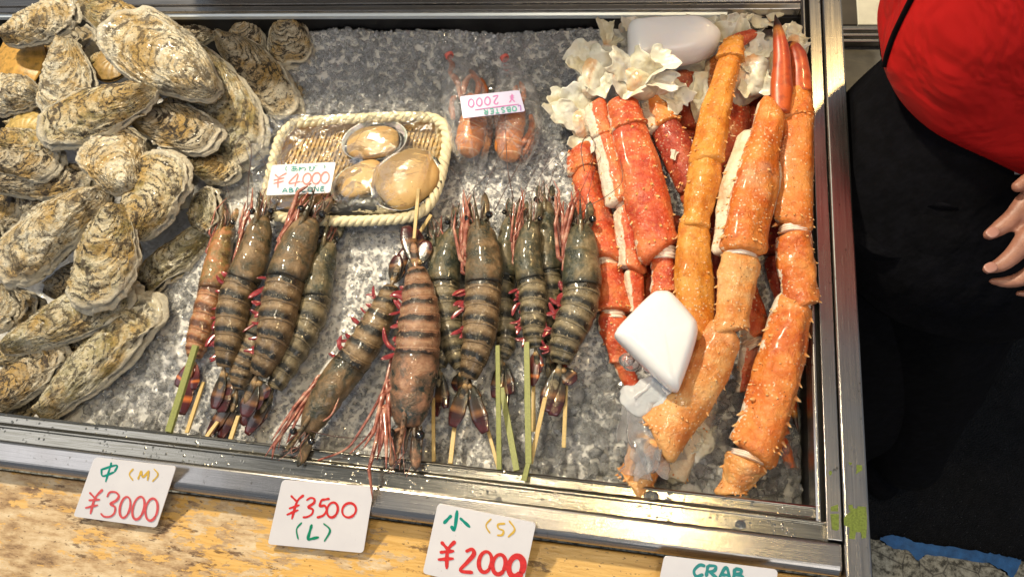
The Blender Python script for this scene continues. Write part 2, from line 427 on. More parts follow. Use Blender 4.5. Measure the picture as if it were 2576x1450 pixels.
V = [(x, y, FLOOR_Z + .008) for x, y in lo_ + up_]; n_ = len(lo_)
tag(mesh('blue_paint_line', V, [(i, i + 1, n_ + i + 1, n_ + i) for i in range(n_ - 1)], BLUEP, None, False), None, None, None, 'structure')

# ================================================================ worktop behind, right
wk = thing('back_counter', P(2170, 150, -.12), 'grey steel worktop with a ribbed edge behind the case and the person', 'counter')
z0 = -.12
def pbox(name, u0, v0, u1, v1, z, th, mat, parent, xmax=None):
    a = P(u0, v1, z); b = P(u1, v0, z); V, Fc = box(a[0], xmax or b[0], a[1], b[1], z - th, z); return bevel(mesh(name, V, Fc, mat, parent, False), .0015, 2)
GREYTOP = simple('scuffed_grey_top', (0.10, 0.10, 0.10), 0.42, 0.3, 0.45, 14, 0.2)
pbox('worktop', 2060, 110, 2420, 281, z0, .03, GREYTOP, wk, .9)
pbox('worktop_lip', 2060, 283, 2420, 291, z0 + .004, .03, STEEL_X, wk, .9)
for k in range(3): pbox('rib', 2060, 68 + k * 15, 2420, 75 + k * 15, z0 + .012, .03, STEEL_X, wk, .9)
pbox('rib_base', 2060, 64, 2420, 110, z0 + .003, .03, GREYTOP, wk, .9)
pbox('cream_top', 2159, -260, 2420, 62, z0 - .002, .02, CREAMP, wk, .9)
pbox('dark_panel', 2060, -260, 2158, 62, z0 - .004, .02, simple('dark_panel', (.05, .04, .03), .5, 0, .5, 12), wk)
pbox('rear_leg', 2060, 292, 2420, 310, z0 - .03, .7, GAPM, wk, .9)
pp = P(2277, -50, z0)
rr = 78 * px(pp)
prof = [(0, .004), (rr * .6, .004), (rr * .85, .010), (rr, .016), (rr * 1.01, .014), (rr * .86, .006), (rr * .6, 0), (0, 0)]
V = np.array([[pp[0] + r * math.cos(a), pp[1] + r * math.sin(a), z0 + z] for r, z in prof for a in np.arange(48) / 48 * 2 * math.pi])
tag(mesh('plate', V, grid_faces(len(prof), 48, True), PLATEM), 'white plate on the cream worktop behind the case', 'plate')
# unseen board added behind the case to throw shade on the rear ice
V, Fc = box(P(455, 0, 0)[0], xr0 - .004, yback + .075, yback + .080, -.02, .44)
mesh('added_shade_board', V, Fc, BOXM, case, False)
# ================================================================ ice
m = Mat('crushed_ice'); v = m.coord((1, 1, 1), rand=False)
nn = m.noise(v, 130, 5, 0.7); lump = m.noise(v, 22, 4)
m.set(color=m.ramp(lump, [(0.3, (0.86, 0.87, 0.88)), (0.7, (0.97, 0.98, 1.0))]), rough=m.ramp(nn, [(0.35, 0.02), (0.7, 0.10)]), trans=0.84, coat=.6, coatr=.03, ior=1.31, spec=0.8, normal=m.bump(nn, 0.25, 0.0012))
ICEM = m.m
m = Mat('ice_bed'); v = m.coord((1, 1, 1), rand=False)
nn = m.noise(v, 260, 5, 0.7); vo = m.voro(v, 190); lump = m.noise(v, 18, 4)
m.set(color=m.ramp(lump, [(0.3, (0.52, 0.51, 0.48)), (0.7, (0.62, 0.61, 0.60))]), rough=0.13, trans=0.0, coat=.5, coatr=.04, ior=1.31, spec=0.9, normal=m.bump(vo, 0.35, 0.002, m.bump(nn, 0.6, 0.0018)))
BEDM = m.m

_ob = [P(u, v, -.03) for u, v in [(60, 1060), (300, 800), (420, 700), (500, 560), (520, 430), (600, 300), (660, 190), (790, 60)]]
OBY = [q[1] for q in _ob]; OBX = [q[0] for q in _ob]
def ice_z(x, y):
    """height of the ice at (x, y)"""
    q = np.stack([np.asarray(x) * 14, np.asarray(y) * 14, np.zeros_like(x)], -1)
    z = -.036 + .006 * fbm(q, 5, 3)
    z = z - .016 * np.clip((np.asarray(x) - .10) / .1, 0, 1) * np.clip((.30 - np.asarray(y)) / .12, 0, 1)
    gx = P(1255, 80, -.05)
    z = z - .045 * np.exp(-(((x - gx[0]) / .045) ** 2 + ((y - gx[1] - .008) / .016) ** 2))
    bx = np.interp(np.asarray(y), OBY, OBX); z = z - .11 * np.clip((bx - x) / .035, 0, 1) ** .7
    return z
ny, nx = 330, 640
xs = np.linspace(XL + .005, xr0, nx); ys = np.linspace(yA - .002, yback + .001, ny)
X, Y = np.meshgrid(xs, ys)
Z = ice_z(X, Y)
q = np.stack([X, Y, Z * 0], -1)
Z = Z + .0020 * fbm(q * 150, 9, 3) + .0016 * np.abs(vn(q * 330, 3))
Z = np.minimum(Z, -.004)
tag(mesh('ice_bed', np.stack([X, Y, Z], -1).reshape(-1, 3), grid_faces(ny, nx), BEDM), 'wet grey slush of crushed ice filling the tray', 'ice', kind='stuff')

ph = (1 + 5 ** .5) / 2
IV = np.array([(-1, ph, 0), (1, ph, 0), (-1, -ph, 0), (1, -ph, 0), (0, -1, ph), (0, 1, ph), (0, -1, -ph), (0, 1, -ph), (ph, 0, -1), (ph, 0, 1), (-ph, 0, -1), (-ph, 0, 1)]) / 1.9
IF = np.array([(0, 11, 5), (0, 5, 1), (0, 1, 7), (0, 7, 10), (0, 10, 11), (1, 5, 9), (5, 11, 4), (11, 10, 2), (10, 7, 6), (7, 1, 8), (3, 9, 4), (3, 4, 2), (3, 2, 6), (3, 6, 8), (3, 8, 9), (4, 9, 5), (2, 4, 11), (6, 2, 10), (8, 6, 7), (9, 8, 1)])
rs = np.random.RandomState(7)
def chips(pos, size):
    n = len(pos)
    base = IV[None] * rs.uniform(.62, 1.12, (n, 12, 1))
    base = base * (np.asarray(size)[:, None, None] * rs.uniform(.6, 1.35, (n, 1, 3)))
    A = rs.normal(size=(n, 3, 3)); Q, _ = np.linalg.qr(A)
    V = np.einsum('nij,nkj->nki', Q, base) + pos[:, None, :]
    Fc = (IF[None] + (np.arange(n) * 12)[:, None, None]).reshape(-1, 3)
    return V.reshape(-1, 3), Fc
def scatter(poly, n, s0, s1, dz=0.0):
    """n chips inside a pixel polygon"""
    pts = np.array([P(u, v, -.034)[:2] for u, v in poly]); lo = pts.min(0); hi = pts.max(0); out = []
    while len(out) < n:
        c = rs.uniform(lo, hi, (n * 2, 2))
        ins = np.zeros(len(c), bool)
        for (ax, ay), (bx, by) in zip(pts, np.roll(pts, -1, 0)):
            cond = (ay > c[:, 1]) != (by > c[:, 1])
            ins ^= cond & (c[:, 0] < (bx - ax) * (c[:, 1] - ay) / (by - ay + 1e-12) + ax)
        out += list(c[ins])
    c = np.array(out[:n]); size = rs.uniform(0, 1, n) ** 1.7 * (s1 - s0) + s0
    z = ice_z(c[:, 0], c[:, 1]) + size * rs.uniform(-.1, .55, n) + dz
    return np.column_stack([c, z]), size
groups = [([(1400, 300), (2045, 300), (2050, 1250), (1560, 1200), (1500, 600)], 5200, .0018, .0055, .0003),([(640, 20), (1520, 20), (1480, 320), (1300, 470), (640, 330)], 7200, .0020, .0054, .0008),
          ([(760, 60), (1500, 60), (1400, 300), (760, 300)], 500, .004, .0065, .001),
          ([(1080, 250), (1480, 250), (1500, 620), (1040, 620)], 4200, .0014, .0036, 0.0003),
          ([(340, 560), (1080, 560), (1150, 1160), (250, 1075)], 8200, .0014, .0040, 0.0003),
          ([(1080, 560), (1560, 560), (1560, 1215), (1080, 1165)], 5200, .0014, .0042, 0.0003),
          ([(270, 850), (450, 850), (430, 1090), (200, 1060)], 260, .004, .009, 0),
          ([(1250, 980), (1600, 900), (1600, 1210), (1250, 1170)], 330, .0045, .011, 0),
          ([(1740, 930), (2040, 930), (2050, 1270), (1640, 1220)], 420, .004, .012, 0),
          ([(360, 600), (500, 600), (480, 860), (400, 860)], 120, .003, .006, 0),
          ([(500, 380), (720, 300), (660, 520), (500, 520)], 500, .0015, .004, 0)]
PP, SS = [], []
for g in groups:
    p, s = scatter(*g); PP.append(p); SS.append(s)
BIGP, BIGS = np.vstack(PP[-5:-1]), np.hstack(SS[-5:-1]); PP, SS = PP[:-5] + PP[-1:], SS[:-5] + SS[-1:]
V, Fc = chips(BIGP, BIGS); V[:, 1] = np.clip(V[:, 1], yA + .0005, yback - .001); V[:, 0] = np.minimum(V[:, 0], xr0 - .001)
tag(mesh('ice_chunks', V, Fc, Mat('clear_ice').set(color=(.98, .98, .97), rough=.035, trans=.90, ior=1.31, spec=.8).m, None, False), 'larger clear melting ice chunks beside the oysters and the crab legs', 'ice', kind='stuff')
V, Fc = chips(np.vstack(PP), np.hstack(SS))
V[:, 1] = np.clip(V[:, 1], yA + .0005, yback - .001); V[:, 0] = np.minimum(V[:, 0], xr0 - .001)
tag(mesh('crushed_ice', V, Fc, ICEM, None, False), 'clear crushed ice pieces spread over the tray under the seafood', 'ice', kind='stuff')

# ================================================================ oysters
def oyster_mat(name, pal, dark=0.5, green=0.0):
    m = Mat(name); v = m.coord((1, 1, 1)); s = m.sep()
    t = s[0]; saw = s[1]
    warp = m.noise(v, 26, 6, 0.7, 0.6)
    band = m.math('ADD', m.math('MULTIPLY', t, 11.0), m.math('MULTIPLY', warp, 5.0))
    vb = m.n('ShaderNodeCombineXYZ'); m.put(vb.inputs[0], band); m.put(vb.inputs[1], m.math('MULTIPLY', s[2], 1.2))
    b = m.noise(vb.outputs[0], 1.3, 6, 0.72)
    col = m.ramp(b, [(0.22, pal[0]), (0.34, pal[1]), (0.44, pal[2]), (0.56, pal[3])])
    blot = m.noise(v, 48, 5, 0.7)
    col = m.mix(m.ramp(blot, [(0.50, 0.0), (0.64, 0.75)]), col, pal[3])
    och = m.noise(v, 21, 5, 0.68)
    col = m.mix(m.ramp(och, [(0.44, 0.0), (0.60, 0.8)]), col, (0.52, 0.31, 0.06))
    if green: col = m.mix(m.ramp(m.noise(v, 31, 5, 0.7, 0.3), [(0.53 - green * .05, 0.0), (0.64, 0.7)]), col, (0.19, 0.16, 0.03))
    # dark growth lines
    ln = m.math('FRACT', m.math('ADD', m.math('MULTIPLY', t, 12.0), m.math('MULTIPLY', warp, 3.6)))
    lm = m.math('MULTIPLY', m.ramp(ln, [(0.0, 1.0), (0.16, 1.), (0.34, 0.0)]), m.ramp(m.noise(v, 45, 4, 0.7), [(0.40, 0.0), (0.52, dark + .45)]))
    col = m.mix(lm, col, (0.040, 0.030, 0.018))
    spk = m.noise(v, 230, 4, 0.75); patch_ = m.noise(v, 17, 3)
    sm = m.math('MULTIPLY', m.ramp(spk, [(0.56, 0.0), (0.62, 1.0)]), m.ramp(patch_, [(0.38, 0.1), (0.54, 1.0)]))
    col = m.mix(sm, col, (0.045, 0.032, 0.016))
    big = m.ramp(m.noise(v, 30, 7, 0.78), [(0.545, 0.0), (0.585, min(1, dark + .4))])
    col = m.mix(big, col, (0.055, 0.036, 0.020))
    col = m.mix(m.ramp(t, [(.93, 0.), (.985, .8)]), col, (.80, .74, .60))
    h = m.math('ADD', m.math('MULTIPLY', ln, 0.8), m.noise(v, 130, 7, 0.8))
    m.set(color=col, rough=m.ramp(m.noise(v, 60, 4), [(0.35, 0.22), (0.65, 0.62)]), spec=0.6, coat=.12, coatr=.1, normal=m.bump(h, 1.0, 0.0038, m.bump(m.noise(v, 520, 4, 0.7), 0.5, 0.001)))
    return m.m
OY = {
 'w': oyster_mat('shell_pale', [(0.08, 0.045, 0.018), (0.50, 0.34, 0.14), (0.76, 0.62, 0.38), (0.88, 0.82, 0.66)], 0.3),
 'y': oyster_mat('shell_ochre', [(0.12, 0.07, 0.022), (0.42, 0.27, 0.085), (0.66, 0.51, 0.26), (0.84, 0.76, 0.56)], 0.5, .3),
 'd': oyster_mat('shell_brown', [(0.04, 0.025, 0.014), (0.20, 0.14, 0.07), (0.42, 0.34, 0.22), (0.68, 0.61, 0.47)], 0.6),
 'g': oyster_mat('shell_green', [(0.10, 0.07, 0.022), (0.36, 0.27, 0.09), (0.66, 0.57, 0.34), (0.84, 0.79, 0.64)], 0.35, 1.2),
}

def oyster(u0, v0, z0, u1, v1, z1, wpx, H, seed, tone, bend, label, roll=0.0, blunt=0.55, lam=6, rough=1.0, cat='oyster', name='oyster'):
    r = random.Random(seed)
    H = H * .85; a, b = P(u0, v0, z0), P(u1, v1, z1); c = (a + b) / 2; L = np.linalg.norm(b - a); W = wpx * px(c)
    ey = nrm(b - a); ex = nrm(np.cross(ey, (0, 0, 1))); ez = np.cross(ex, ey)
    cr, sr = math.cos(roll), math.sin(roll); ex, ez = ex * cr + ez * sr, ez * cr - ex * sr
    nph = 132
    phi = np.arange(nph) / nph * 2 * math.pi
    yy = (1 - np.cos(phi)) / 2
    sx = np.sin(phi); sx = np.sign(sx) * np.abs(sx) ** .82
    xo = sx * .5 * W * (blunt + (1 - blunt) * yy ** .8) / (blunt + (1 - blunt) * .55)
    circ = np.stack([np.cos(phi), np.sin(phi), np.full_like(phi, seed * 1.7)], -1)
    wob = 1 + .20 * fbm(circ * 1.7, seed, 3) + .045 * rough * vn(circ * 9, seed + 3) + .02 * vn(circ * 26, seed + 4)
    O = np.stack([xo * wob + bend * L * (yy ** 2 - yy) , L * (.5 + (yy - .5) * (1 + .05 * fbm(circ * 2, seed + 9, 2)))], -1)
    Uo = np.array([0, .03 * L])
    root = thing(name, a * .5 + b * .5 - ez * H, label, cat, 'oysters heaped in the tray' if cat == 'oyster' else 'ribbed shells in the oyster heap')
    rim = (.0050 * vn(circ * 2.2, seed + 31) + .0028 * vn(circ * 6, seed + 32)) * rough
    def valve(top, nt, Hh, scale, zoff):
        t = np.linspace(0, 1, nt)[:, None] ** .9 * np.ones((1, nph))
        E = np.sin(phi / 2)[None] ** .7
        p = Uo[None, None] + t[..., None] * scale * (O[None] - Uo)
        q = np.stack([p[..., 0] * 30 + seed, p[..., 1] * 30, np.zeros_like(t)], -1)
        n1 = fbm(q * np.array([1, .8, 1]), seed + 50, 5)
        ph_ = t * lam + n1 * .9
        saw = ph_ - np.floor(ph_)
        dome = Hh * 1.15 * np.clip(1 - t ** 1.9, 0, 1) ** .92 * (.30 + .70 * E)
        lift = (saw ** 1.3) * .0042 * rough * (0.3 + t) * (.3 + .7 * E)
        ph2 = t * lam * 3.1 + n1 * 4 ; s2 = ph2 - np.floor(ph2)
        lift = lift + s2 * .0009 * rough
        und = .0062 * fbm(q * .8 + 7, seed + 60, 3) * np.sin(np.clip(t, 0, 1) * math.pi) ** .5 * rough
        fine = .0016 * fbm(q * np.array([3.5, 8, 1]), seed + 70, 4) * rough
        h = dome + und + fine + lift
        z = zoff + rim[None] * t ** 3 + (h if top else -h)
        out = 1 + (saw - .5) * .010 * rough
        p = Uo + (p - Uo) * out[..., None]
        V = (a + ex * p[..., 0, None] + ey * p[..., 1, None] + ez * z[..., None])
        pc = np.stack([t, saw, np.cos(phi)[None] * np.ones_like(t) + seed], -1)
        # thin rim turned down
        return V.reshape(-1, 3), grid_faces(nt, nph, True), pc.reshape(-1, 3), nt
    V, Fc, pc, nt = valve(True, 56, H, 1.0, .0006)
    last = V[(nt - 1) * nph:]; extra = []
    for k, (sc, dz) in enumerate(((1.004, -.0012), (.985, -.0024))):
        cen = last.mean(0); extra.append(cen + (last - cen) * sc + ez * dz)
    Vt = np.vstack([V] + extra); pct = np.vstack([pc] + [pc[(nt - 1) * nph:]] * 2)
    mesh('upper_shell', Vt, grid_faces(nt + 2, nph, True), OY[tone], root, True, pct)
    V, Fc, pc, nt = valve(False, 22, H * .8, 1.045, -.0022)
    last = V[(nt - 1) * nph:]; cen = last.mean(0)
    rings = [V]; P2 = [pc]
    for k in range(1, 4):
        rings.append(cen + (last - cen) * (1.0 - .012 * k + (.008 if k % 2 else 0)) + ez * .0011 * k); P2.append(pc[(nt - 1) * nph:])
    rings.append(cen + (last - cen) * .8 + ez * .003); P2.append(pc[(nt - 1) * nph:])
    V = np.vstack(rings); mesh('lower_shell', V, [f[::-1] for f in grid_faces(nt + 4, nph, True)], OY[tone], root, True, np.vstack(P2))
    return root

OL = [
 # hidden layers first
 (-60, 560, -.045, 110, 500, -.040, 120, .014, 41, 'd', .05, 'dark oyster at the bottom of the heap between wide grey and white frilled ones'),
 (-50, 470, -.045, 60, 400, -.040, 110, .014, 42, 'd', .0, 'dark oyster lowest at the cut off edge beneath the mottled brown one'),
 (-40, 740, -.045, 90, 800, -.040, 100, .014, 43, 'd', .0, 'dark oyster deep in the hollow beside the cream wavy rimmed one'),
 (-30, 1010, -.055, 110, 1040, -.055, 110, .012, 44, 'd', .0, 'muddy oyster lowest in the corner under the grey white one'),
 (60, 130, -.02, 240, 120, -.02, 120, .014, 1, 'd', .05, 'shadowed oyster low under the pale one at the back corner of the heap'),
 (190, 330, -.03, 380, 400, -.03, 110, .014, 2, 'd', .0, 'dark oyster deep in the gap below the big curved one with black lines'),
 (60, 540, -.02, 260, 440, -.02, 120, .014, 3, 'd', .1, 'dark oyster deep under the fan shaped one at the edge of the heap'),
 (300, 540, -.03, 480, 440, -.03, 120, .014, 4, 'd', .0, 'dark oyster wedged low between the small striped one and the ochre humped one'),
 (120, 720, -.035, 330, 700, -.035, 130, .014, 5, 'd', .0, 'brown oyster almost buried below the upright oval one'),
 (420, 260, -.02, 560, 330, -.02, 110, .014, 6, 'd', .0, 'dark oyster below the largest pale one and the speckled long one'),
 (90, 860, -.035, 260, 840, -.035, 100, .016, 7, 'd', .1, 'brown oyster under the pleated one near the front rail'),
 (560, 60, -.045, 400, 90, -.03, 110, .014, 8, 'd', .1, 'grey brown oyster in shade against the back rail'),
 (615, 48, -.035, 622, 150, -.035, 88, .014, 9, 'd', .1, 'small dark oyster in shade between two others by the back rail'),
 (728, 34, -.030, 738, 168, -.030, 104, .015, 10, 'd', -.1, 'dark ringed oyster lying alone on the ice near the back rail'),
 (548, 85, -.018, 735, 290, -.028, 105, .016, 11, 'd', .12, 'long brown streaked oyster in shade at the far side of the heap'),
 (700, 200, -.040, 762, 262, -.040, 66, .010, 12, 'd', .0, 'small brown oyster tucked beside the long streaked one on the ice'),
 (485, 115, .020, 635, 405, -.012, 165, .022, 13, 'g', -.10, 'long speckled grey green oyster beside the abalone wrap', -.25),
 (8, 105, .050, 195, 20, .050, 112, .018, 14, 'w', .10, 'pale oyster with blue grey patches at the back corner of the heap'),
 (200, 5, .040, 470, 120, .030, 120, .018, 15, 'y', -.10, 'long ochre oyster behind the largest pale one, touching the back rail', .2),
 (545, 245, .045, 282, 52, .080, 168, .022, 16, 'w', -.08, 'largest pale oyster with a chalk white rim on top of the heap'),
 (235, 165, .005, 305, 160, .005, 74, .015, 17, 'y', .0, 'small ochre oyster in the gap beneath the largest pale one'),
 (165, 102, .040, 170, 305, .045, 135, .018, 18, 'w', .05, 'pointed pale oyster standing over the big curved one'),
 (105, 245, .030, -40, 235, .030, 110, .020, 19, 'w', .0, 'pale humped oyster below the orange ribbed scallop'),
 (20, 318, .012, 115, 305, .012, 60, .012, 20, 'y', .0, 'small yellow oyster peeping out under the big curved one'),
 (395, 225, .062, 95, 325, .055, 135, .020, 21, 'y', .16, 'big curved oyster with black layered lines in the middle of the heap', .1),
 (325, 290, .020, 545, 355, .018, 118, .018, 22, 'd', .12, 'grey oyster with a knobbly tip under the largest pale one'),
 (-40, 345, .030, 150, 372, .030, 66, .012, 23, 'y', .0, 'narrow flaky ochre oyster resting on the brown mottled one'),
 (-30, 400, .020, 150, 415, .025, 98, .018, 24, 'd', .05, 'mottled brown oyster under the narrow flaky one'),
 (-40, 460, .002, 240, 450, .010, 90, .018, 25, 'd', .0, 'wide grey oyster with an ochre tip above the white frilled one'),
 (330, 482, .038, 255, 335, .050, 150, .016, 26, 'w', .10, 'fan shaped oyster with fine folds in the middle of the heap', -.2),
 (470, 408, -.010, 600, 440, -.015, 68, .014, 27, 'y', .0, 'small striped oval oyster at the ice edge'),
 (480, 545, -.020, 552, 520, -.012, 120, .010, 28, 'g', .0, 'green tinged flat oyster next to the shrimp heads'),
 (335, 600, .012, 432, 385, .036, 165, .024, 29, 'y', .05, 'humped ochre oyster with frilled rings and a black stain'),
 (275, 480, .035, -10, 690, .030, 145, .020, 30, 'w', -.10, 'long white frilled oyster at the front half of the heap', .1),
 (545, 560, -.030, 330, 735, -.028, 92, .014, 31, 'g', .05, 'narrow green grey oyster lying along the ice beside the shrimps'),
 (310, 515, .032, 220, 775, .026, 165, .022, 32, 'y', .06, 'upright oval oyster with brown rings and a rust stain'),
 (10, 880, .000, 345, 735, -.005, 128, .020, 33, 'g', .10, 'pleated ochre oyster under the upright oval one'),
 (10, 715, .010, -10, 835, .005, 70, .014, 34, 'w', .0, 'cream oyster with a wavy rim cut by the photo edge'),
 (-10, 560, .015, -25, 640, .015, 50, .012, 35, 'w', .0, 'sliver of a white oyster cut by the photo edge'),
 (-20, 1030, -.022, 155, 865, -.010, 120, .016, 36, 'd', .05, 'grey white oyster in the corner by the front rail'),
 (-40, 900, -.012, 130, 885, -.012, 60, .012, 37, 'y', .0, 'thin brown shell edge above the grey white corner oyster'),
 (100, 1052, -.020, 398, 752, -.008, 142, .020, 38, 'g', .03, 'longest green speckled oyster lying on the ice by the front rail', 0.1),
]
for o in OL: oyster(*o)
# two ribbed scallops among them
def scallop(u, v, z, wpx, ang, seed, tone_c, label):
    c = P(u, v, z); R = wpx / 2 * px(c); n = 90; nt = 26
    th = np.linspace(-1.25, 1.25, n); fan = np.where(np.abs(th) < 1.6, 1.0, 1.0)
    t = np.linspace(0, 1, nt)[:, None]
    rr_ = 2 * R * t * np.cos(th * .62)[None]
    x = rr_ * np.sin(th)[None]; y = rr_ * np.cos(th)[None] - R
    z_ = .35 * R * np.sin(t * math.pi * .93) * np.cos(th * 1.1)[None] + .0011 * np.abs(np.sin(th * 11))[None] * t
    ca, sa = math.cos(ang), math.sin(ang)
    V = np.stack([c[0] + x * ca - y * sa, c[1] + x * sa + y * ca, c[2] + z_], -1)
    V2 = V.copy(); V2[..., 2] = c[2] - (V[..., 2] - c[2]) * .6 - .001
    mm = Mat('scallop_shell'); vv = mm.coord(); s = mm.sep()
    ban = mm.noise(mm.coord((1, 0, 0), False, 'pc'), 9, 3)
    mm.set(color=mm.mix(mm.ramp(mm.noise(vv, 120, 4), [(.5, 0.), (.66, .7)]), mm.ramp(ban, [(.3, tuple(k * .55 for k in tone_c)), (.7, tone_c)]), (.14, .10, .02)), rough=.4, normal=mm.bump(mm.noise(vv, 200, 4), .5, .001))
    root = thing('scallop', c - [0, 0, .01], label, 'scallop', 'ribbed shells in the oyster heap')
    pc = np.stack([t * np.ones((1, n)), th[None] * np.ones((nt, 1)), 0 * V[..., 0]], -1).reshape(-1, 3)
    for nm, q in (('upper_shell', V), ('lower_shell', V2)): 
        o = mesh(nm, q.reshape(-1, 3), grid_faces(nt, n), mm.m, root, True, pc); so = o.modifiers.new('thickness', 'SOLIDIFY'); so.thickness = .0014
scallop(50, 165, .008, 150, -1.2, 3, (.62, .34, .07), 'orange ribbed scallop half shaded by the pale oyster above it')
scallop(272, 168, .016, 80, 2.6, 5, (.42, .27, .10), 'brown ribbed scallop showing in the gap beside the pointed pale oyster')
scallop(60, 318, .022, 80, .4, 6, (.60, .42, .14), 'yellow ribbed scallop between the humped oyster and the curved one')
# ================================================================ tiger prawns
def prawn_mats(key, tan, dark, cream, car1, car2):
    m = Mat('prawn_abdomen_' + key); v = m.coord(); s = m.sep()
    nz = m.noise(v, 70, 5, 0.65); 
    seg = m.math('FRACT', m.math('ADD', m.math('ADD', m.math('MULTIPLY', s[0], 6.0), m.math('ADD', m.math('MULTIPLY', s[1], 0.06), m.math('MULTIPLY', s[2], 0.20))), m.math('MULTIPLY', m.math('SUBTRACT', nz, 0.5), 0.62)))
    col = m.ramp(seg, [(0.0, tuple(x * .5 for x in tan)), (0.14, tan), (0.40, cream), (0.52, tan), (0.70, dark), (0.92, dark), (0.975, tan), (1.0, tan)])
    col = m.mix(m.ramp(nz, [(0.40, 0.35), (0.6, 0.0)]), col, dark)
    col = m.mix(m.ramp(m.noise(v, 240, 3), [(0.62, 0.0), (0.68, 0.6)]), col, (0.52, 0.42, 0.28))
    ge = m.math('FRACT', m.math('ADD', m.math('MULTIPLY', s[0], 6.0), m.math('SUBTRACT', m.math('MULTIPLY', s[2], 0.20), 0.10)))
    col = m.mix(m.ramp(ge, [(0.90, 0.), (.955, .55), (.985, .55), (1., 0.)]), col, cream); col = m.mix(m.ramp(ge, [(0.0, .85), (.035, 0.)]), col, (.01, .008, .006))
    side = m.math('ABSOLUTE', s[1]); col = m.mix(m.ramp(side, [(0.80, 0.0), (1.0, 0.55)]), col, tan)
    m.set(color=col, rough=m.ramp(nz, [(.35, .20), (.65, .46)]), spec=0.5, coat=0.35, coatr=0.10, sss=0.06, ssss=0.004, normal=m.bump(m.noise(m.coord((1, 1, 1)), 95, 6, 0.75, .5), 0.75, 0.0026))
    ab = m.m
    m = Mat('prawn_carapace_' + key); v = m.coord(); s = m.sep()
    nz = m.noise(v, 45, 6, 0.7, .4)
    col = m.ramp(nz, [(0.38, car2), (0.48, car1), (0.58, tan), (0.70, cream)])
    col = m.mix(m.ramp(m.noise(v, 200, 4), [(0.60, 0.0), (0.68, 0.5)]), col, cream)
    col = m.mix(m.ramp(s[0], [(0.90, 0.0), (0.99, 0.8)]), col, dark)
    m.set(color=col, rough=m.ramp(nz, [(.35, .20), (.65, .48)]), spec=0.5, coat=0.35, coatr=0.10, sss=0.05, ssss=0.004, normal=m.bump(m.noise(v, 75, 6, 0.75, .6), 0.8, 0.0032))
    return ab, m.m
PM = {
 'b': prawn_mats('brown', (0.175, 0.11, 0.052), (0.010, 0.009, 0.006), (0.30, 0.205, 0.11), (0.080, 0.062, 0.032), (0.022, 0.028, 0.020)),
 'g': prawn_mats('grey', (0.15, 0.118, 0.062), (0.010, 0.010, 0.006), (0.28, 0.225, 0.13), (0.060, 0.060, 0.034), (0.025, 0.032, 0.024)),
 'p': prawn_mats('pinkish', (0.30, 0.15, 0.085), (0.022, 0.013, 0.009), (0.42, 0.25, 0.15), (0.13, 0.08, 0.05), (0.018, 0.030, 0.026)),
 'o': prawn_mats('orange', (0.40, 0.16, 0.06), (0.10, 0.035, 0.014), (0.52, 0.30, 0.16), (0.22, 0.15, 0.05), (0.09, 0.05, 0.02)),
}
m = Mat('prawn_leg'); v = m.coord(); 
m.set(color=m.ramp(m.noise(v, 90, 3), [(0.35, (0.14, 0.03, 0.02)), (0.52, (0.34, 0.12, 0.085)), (0.7, (0.50, 0.30, 0.22))]), rough=0.22, coat=.4, sss=.1, ssss=.003)
PLEG = m.m
PMOUTH = simple('prawn_mouthparts', (0.055, 0.035, 0.02), .28, 0, .8, 120, .4, coat=.4)
m = Mat('prawn_swimmer'); v = m.coord()
m.set(color=m.ramp(m.noise(v, 120, 4), [(0.35, (0.13, 0.012, 0.016)), (0.6, (0.30, 0.035, 0.04)), (0.75, (0.42, 0.13, 0.12))]), rough=0.2, coat=.5)
PSWIM = m.m
m = Mat('prawn_tail'); s = m.sep(); v = m.coord()
m.set(color=m.mix(m.ramp(m.noise(v, 150, 3), [(.4, 0.), (.7, .5)]), m.ramp(s[0], [(0.0, (0.09, 0.07, 0.035)), (0.25, (0.025, 0.026, 0.018)), (0.50, (0.06, 0.035, 0.02)), (0.60, (0.22, 0.10, 0.04)), (0.70, (0.035, 0.010, 0.010)), (1.0, (0.09, 0.016, 0.018))]), (.015, .015, .012)), rough=0.22, coat=.6, normal=m.bump(m.noise(m.coord((1, 1, 1)), 300, 3), .3, .001))
PTAIL = m.m
m = Mat('prawn_tail_red'); s = m.sep()
m.set(color=m.ramp(s[0], [(0.0, (0.30, 0.10, 0.06)), (0.4, (0.12, 0.02, 0.02)), (0.62, (0.05, 0.01, 0.01)), (0.70, (0.60, 0.16, 0.03)), (0.78, (0.08, 0.012, 0.012)), (1.0, (0.05, 0.008, 0.008))]), rough=0.22, coat=.6)
PTAILR = m.m
EYEM = Mat('prawn_eye').set(color=(0.006, 0.006, 0.006), rough=0.06, coat=1.0).m
ANTM = simple('antenna', (0.06, 0.022, 0.015), 0.35)
PALEFOOT = simple('prawn_tail_joint', (0.34, 0.22, 0.10), .3, coat=.5)
def bamboo(name, c):
    m = Mat(name); v = m.coord((300, 300, 12)); n = m.noise(v, 1.5, 4)
    m.set(color=m.ramp(n, [(.3, tuple(x * .7 for x in c)), (.7, c)]), rough=.5); return m.m
BAM = {'y': bamboo('bamboo_pale', (0.60, 0.43, 0.17)), 'g': bamboo('bamboo_green', (0.28, 0.30, 0.09))}

def leaf(p0, p1, width, th, up=(0, 0, 1), bend=0.0, n=12, tipw=.15, name=None):
    p0, p1 = np.asarray(p0, float), np.asarray(p1, float); d = p1 - p0; s = nrm(np.cross(d, up))
    t = np.linspace(0, 1, n); pts = p0 + d * t[:, None] + s * (bend * np.sin(t * math.pi) * np.linalg.norm(d))[:, None]
    prof = np.interp(t, [0, .12, .35, .7, .9, 1], [.25, .55, .9, 1, .7, tipw])
    return loft(pts, width / 2 * prof, th / 2 * (.4 + .6 * prof), 12, up)

